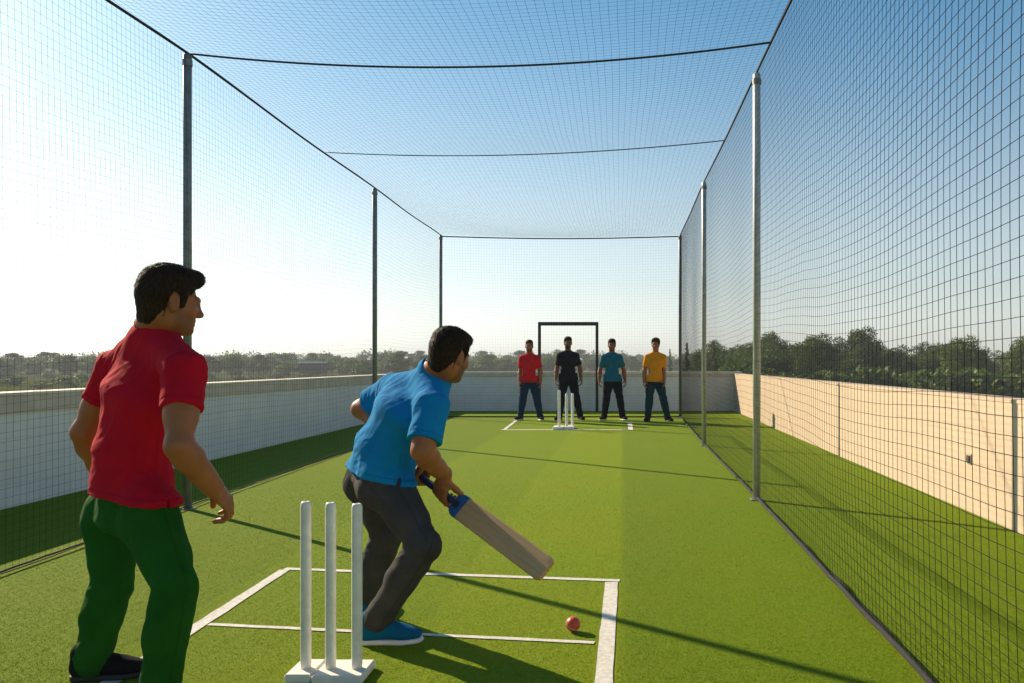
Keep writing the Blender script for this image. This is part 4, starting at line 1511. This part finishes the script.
standing(529.5, 18.15, 79, -.06, (.12, .16), (.0, .03), dict(skin='skin_a', shirt='shirt_scarlet', trousers='trouser_navy', shoe='shoe_black', sole='sole_white', beard=.7, hair=dict(thick=.004, rough=.0015, temple=.012, brow=.010, len=.006)),
         'man in a scarlet polo shirt standing at the left end of the far row')
standing(568, 18.25, 82, .05, (.10, .18), (.03, .05), dict(skin='skin_b', shirt='shirt_black', trousers='trouser_black', shoe='shoe_black', sole='sole_black', beard=1.0, bulk=1.08, hair=dict(thick=.009, rough=.002, temple=.006, brow=.008, len=.010)),
         'bearded man dressed all in black standing behind the farther stumps', .0, .12)
standing(612.5, 18.2, 80, .05, (.10, .14), (.05, .05), dict(skin='skin_b', bulk=.97, shirt='shirt_teal', trousers='trouser_black', shoe='shoe_black', sole='sole_white', beard=.4, hair=dict(thick=.007, rough=.002, temple=.010, brow=.006, len=.009)),
         'man in a teal polo shirt and black trousers standing by the black frame', -.015, -.1)
standing(654.5, 17.8, 82, .12, (.06, .20), (.02, -.03), dict(skin='skin_a', shirt='shirt_orange', trousers='trouser_teal', shoe='shoe_black', sole='sole_black', beard=.0, hair=dict(thick=.012, quiff=.5, rough=.003, temple=.0, brow=.010, len=.014)),
         'man in an orange polo shirt standing at the right end of the far row', .02, -.25)

# ------------------------------------------------------------------ trees beyond the terrace
def leaf_cloud(centers, radii, n, size, seed, flat=.8):
    r = np.random.default_rng(seed)
    k = r.choice(len(centers), n, p=np.array([x ** 2 for x in radii]) / sum(x ** 2 for x in radii))
    dirs = r.normal(size=(n, 3)); dirs /= np.linalg.norm(dirs, axis=1)[:, None]
    rad = r.uniform(.25, 1.05, n) ** .6
    C = np.array(centers)[k] + dirs * (np.array(radii)[k] * rad)[:, None] * np.array([1, 1, flat])
    u = r.normal(size=(n, 3)); u /= np.linalg.norm(u, axis=1)[:, None]
    w = np.cross(u, r.normal(size=(n, 3))); w /= np.linalg.norm(w, axis=1)[:, None]
    s = size * r.uniform(.55, 1.35, n)[:, None]
    L, Wd = u * s, w * s * .62
    v = np.stack([C - L, C - Wd * .9 + L * .1, C + L, C + Wd * .9 - L * .05], 1).reshape(-1, 3)
    q = np.arange(n * 4).reshape(-1, 4)
    return v, q


def make_tree(h, w, seed, leaves, size, mat, low=.16, conifer=False):
    """returns trunk mesh and crown mesh, standing at the origin"""
    r = np.random.default_rng(seed)
    mb = MB()
    th = h * (.9 if conifer else .62)
    n = 9
    zz = np.linspace(0, th, n)
    wob = np.cumsum(r.normal(0, .04 * h / 8, (n, 2)), 0) * (0.3 if conifer else 1)
    tp = np.c_[wob, zz]
    mb.tube(tp, np.linspace(.022 * h, .006 * h, n), 8)
    cs, rs = [], []
    if conifer:
        for i in range(90):
            t = (i + r.uniform(0, 1)) / 90
            a = r.uniform(0, 6.3); rr = w * .5 * (1 - t) ** .8 * r.uniform(.2, .8)
            cs.append([math.cos(a) * rr, math.sin(a) * rr, h * (.05 + .93 * t)]); rs.append(w * (.06 + .12 * (1 - t)))
    else:
        nb = int(7 + r.integers(0, 4))
        for i in range(nb):
            a = i / nb * 6.28 + r.uniform(-.4, .4)
            z0 = h * r.uniform(.18, .5); j = int(z0 / th * (n - 1)); p0 = tp[j]
            up = r.uniform(.15, .42) * h
            rr = w * .5 * r.uniform(.45, .85)
            p2 = p0 + np.array([math.cos(a) * rr, math.sin(a) * rr, up])
            p1 = (p0 + p2) / 2 + np.array([0, 0, -.05 * h]) + r.normal(0, .02 * h, 3)
            t = np.linspace(0, 1, 7)[:, None]
            c = (1 - t) ** 2 * p0 + 2 * t * (1 - t) * p1 + t ** 2 * p2
            mb.tube(c, np.linspace(.009 * h, .003 * h, 7), 5)
            cs.append(p2); rs.append(w * r.uniform(.12, .2))
        m = 24
        for i in range(m):
            a = r.uniform(0, 6.28); t = r.uniform(0, 1) ** .8
            env = math.sin(math.pi * (.10 + .86 * t)) ** .6
            rr = w * .5 * env * r.uniform(.25, .98)
            cs.append([math.cos(a) * rr, math.sin(a) * rr, h * (low + (.93 - low) * t) + r.normal(0, .02 * h)])
            rs.append(w * r.uniform(.09, .21) * (.7 + .3 * env))
        cs.append([r.normal(0, .06 * w), r.normal(0, .06 * w), h * .90]); rs.append(w * .15)
    v, q = leaf_cloud(cs, rs, leaves, size, seed + 100)
    v[:, 2] = np.maximum(v[:, 2], .05)
    tv = np.concatenate(mb.v); fs = [np.concatenate(mb.q), np.concatenate(mb.t)]
    tm = mesh_np('trunk', tv, fs); tm.materials.append(M['bark'])
    tm.polygons.foreach_set('use_smooth', np.ones(len(tm.polygons), dtype=bool))
    cm = mesh_np('crown', v, q); cm.materials.append(mat)
    return tm, cm


def plant(name, meshes, loc, rz, sc, label, cat, group):
    o = tag(empty(name, loc), label, cat, group)
    o.rotation_euler = (0, 0, rz)
    o.scale = sc
    for nm, me in zip(('trunk', 'crown'), meshes):
        c = bpy.data.objects.new(nm, me); COL.objects.link(c); c.parent = o
    return o


near_kinds = [make_tree(8.2, 8.2, 41, 15000, .125, M['leaf_b']), make_tree(7.6, 7.4, 42, 14000, .125, M['leaf_b']),
              make_tree(8.8, 8.0, 43, 15000, .125, M['leaf_b']), make_tree(7.2, 8.2, 44, 14000, .12, M['leaf_a'])]
far_kinds = [make_tree(8.0, 7.6, 51, 3000, .28, M['leaf_a']), make_tree(7.2, 8.0, 52, 3000, .28, M['leaf_a']),
             make_tree(8.8, 7.0, 53, 3000, .28, M['leaf_b']), make_tree(6.6, 6.8, 54, 2600, .26, M['leaf_a'])]
bush_kinds = [make_tree(2.6, 4.2, 61, 1500, .16, M['leaf_a'], .03), make_tree(2.1, 3.4, 62, 1300, .16, M['leaf_a'], .03)]
con_kinds = [make_tree(10.5, 2.6, 71, 2600, .17, M['leaf_b'], .05, True)]


def at(px, d): return ((px - CX) / F * d, d, GZ)


r = np.random.default_rng(99)
# the dark wood on the right, about sixty metres off
for row, (d0, n, p0, p1) in enumerate([(112, 16, 728, 1330), (126, 19, 705, 1330), (146, 22, 690, 1330)]):
    for i in range(n):
        px = p0 + (p1 - p0) * (i + r.uniform(.1, .9)) / n
        d = d0 + r.uniform(-8, 8)
        s = r.uniform(.86, 1.04) * (1 + .05 * row)
        plant('tree', near_kinds[int(r.integers(0, 4))], at(px, d), r.uniform(0, 6.28), (s, s, s * r.uniform(.92, 1.08)),
              'dense dark green tree of the wood behind the sunlit beige wall', 'tree', 'trees of the wood on the right')
for i in range(22):
    px = 720 + 640 * (i + r.uniform(0, 1)) / 22
    plant('bush', bush_kinds[int(r.integers(0, 2))], at(px, r.uniform(92, 106)), r.uniform(0, 6.28), (2.4, 2.4, r.uniform(1.4, 2.2)),
          'low green bush at the edge of the wood behind the beige wall', 'bush', 'bushes before the wood on the right')
# slim conifers near the far corner
for px, d, s, lab in ((687, 128, .80, 'slim dark conifer just right of the dark corner pole'), (714, 118, .80, 'slim dark conifer between the two galvanised poles'), (670, 220, .86, 'slim distant conifer just left of the dark corner pole')):
    plant('conifer', con_kinds[0], at(px, d), r.uniform(0, 6), (s, s, s), lab, 'tree', 'slim conifers near the far corner')
# belt of trees beyond the left and the end walls
for row, (d0, n, p0, p1, sc) in enumerate([(300, 36, -240, 560, 1.10), (345, 42, -220, 660, 1.24), (400, 44, -180, 740, 1.40), (470, 40, 200, 780, 1.60)]):
    for i in range(n):
        px = p0 + (p1 - p0) * (i + r.uniform(.05, .95)) / n
        d = d0 * r.uniform(.93, 1.08)
        s = sc * r.uniform(.74, .93)
        plant('tree', far_kinds[int(r.integers(0, 4))], at(px, d), r.uniform(0, 6.28), (s * 1.35, s * 1.35, s * r.uniform(.9, 1.05)),
              'distant green tree of the hazy belt beyond the white parapets', 'tree', 'trees of the hazy belt beyond the parapets')
for i in range(46):
    px = -200 + 860 * (i + r.uniform(0, 1)) / 46
    d = 160 + 130 * r.uniform(0, 1) ** .6
    plant('bush', bush_kinds[int(r.integers(0, 2))], at(px, d), r.uniform(0, 6.28), (1.5, 1.5, r.uniform(.6, 1.1)),
          'low bush in the rough grass beyond the white parapets', 'bush', 'bushes in the rough grass beyond the parapets')
# far woods that read as one mass
cs, rs = [], []
for i in range(420):
    px = -900 + 3200 * i / 420 + r.uniform(-4, 4); d = r.uniform(640, 860)
    x, y, z = at(px, d)
    cs.append([x, y, z + r.uniform(2, 10)]); rs.append(r.uniform(5, 10))
v, q = leaf_cloud(cs, rs, 60000, 1.1, 5)
tag(link('far_woods', mesh_np('far_woods', v, q), M['leaf_a']), kind='stuff')

# long low white shed among the trees on the left
p = at(313, 292)
o = tag(empty('white_shed', p), 'long low white shed glimpsed among the distant trees on the left', 'shed')
zt = CAMZ - (361.5 - CY) / F * 292 - GZ
b = MB(); b.box(-3.6, 3.6, -2.6, 2.6, 0, zt - .6); b.build('wall', M['bark'], o)
b = MB(); b.box(-3.9, 3.9, -2.9, 2.9, zt - .6, zt, .04); b.build('roof', M['white_shed'], o)

# the air: one even volume round everything
b = MB(); b.box(-1200, 1200, -300, 1500, GZ - 1, 14)
hz = b.build('haze', None)
m = bpy.data.materials.new('haze_air'); m.use_nodes = True
nt = m.node_tree; nt.nodes.clear()
out = nt.nodes.new('ShaderNodeOutputMaterial'); pv = nt.nodes.new('ShaderNodeVolumePrincipled')
pv.inputs['Color'].default_value = (.86, .90, .94, 1); pv.inputs['Density'].default_value = HAZE
pv.inputs['Anisotropy'].default_value = .0
nt.links.new(pv.outputs[0], out.inputs['Volume'])
hz.data.materials.append(m)
tag(hz, kind='stuff')
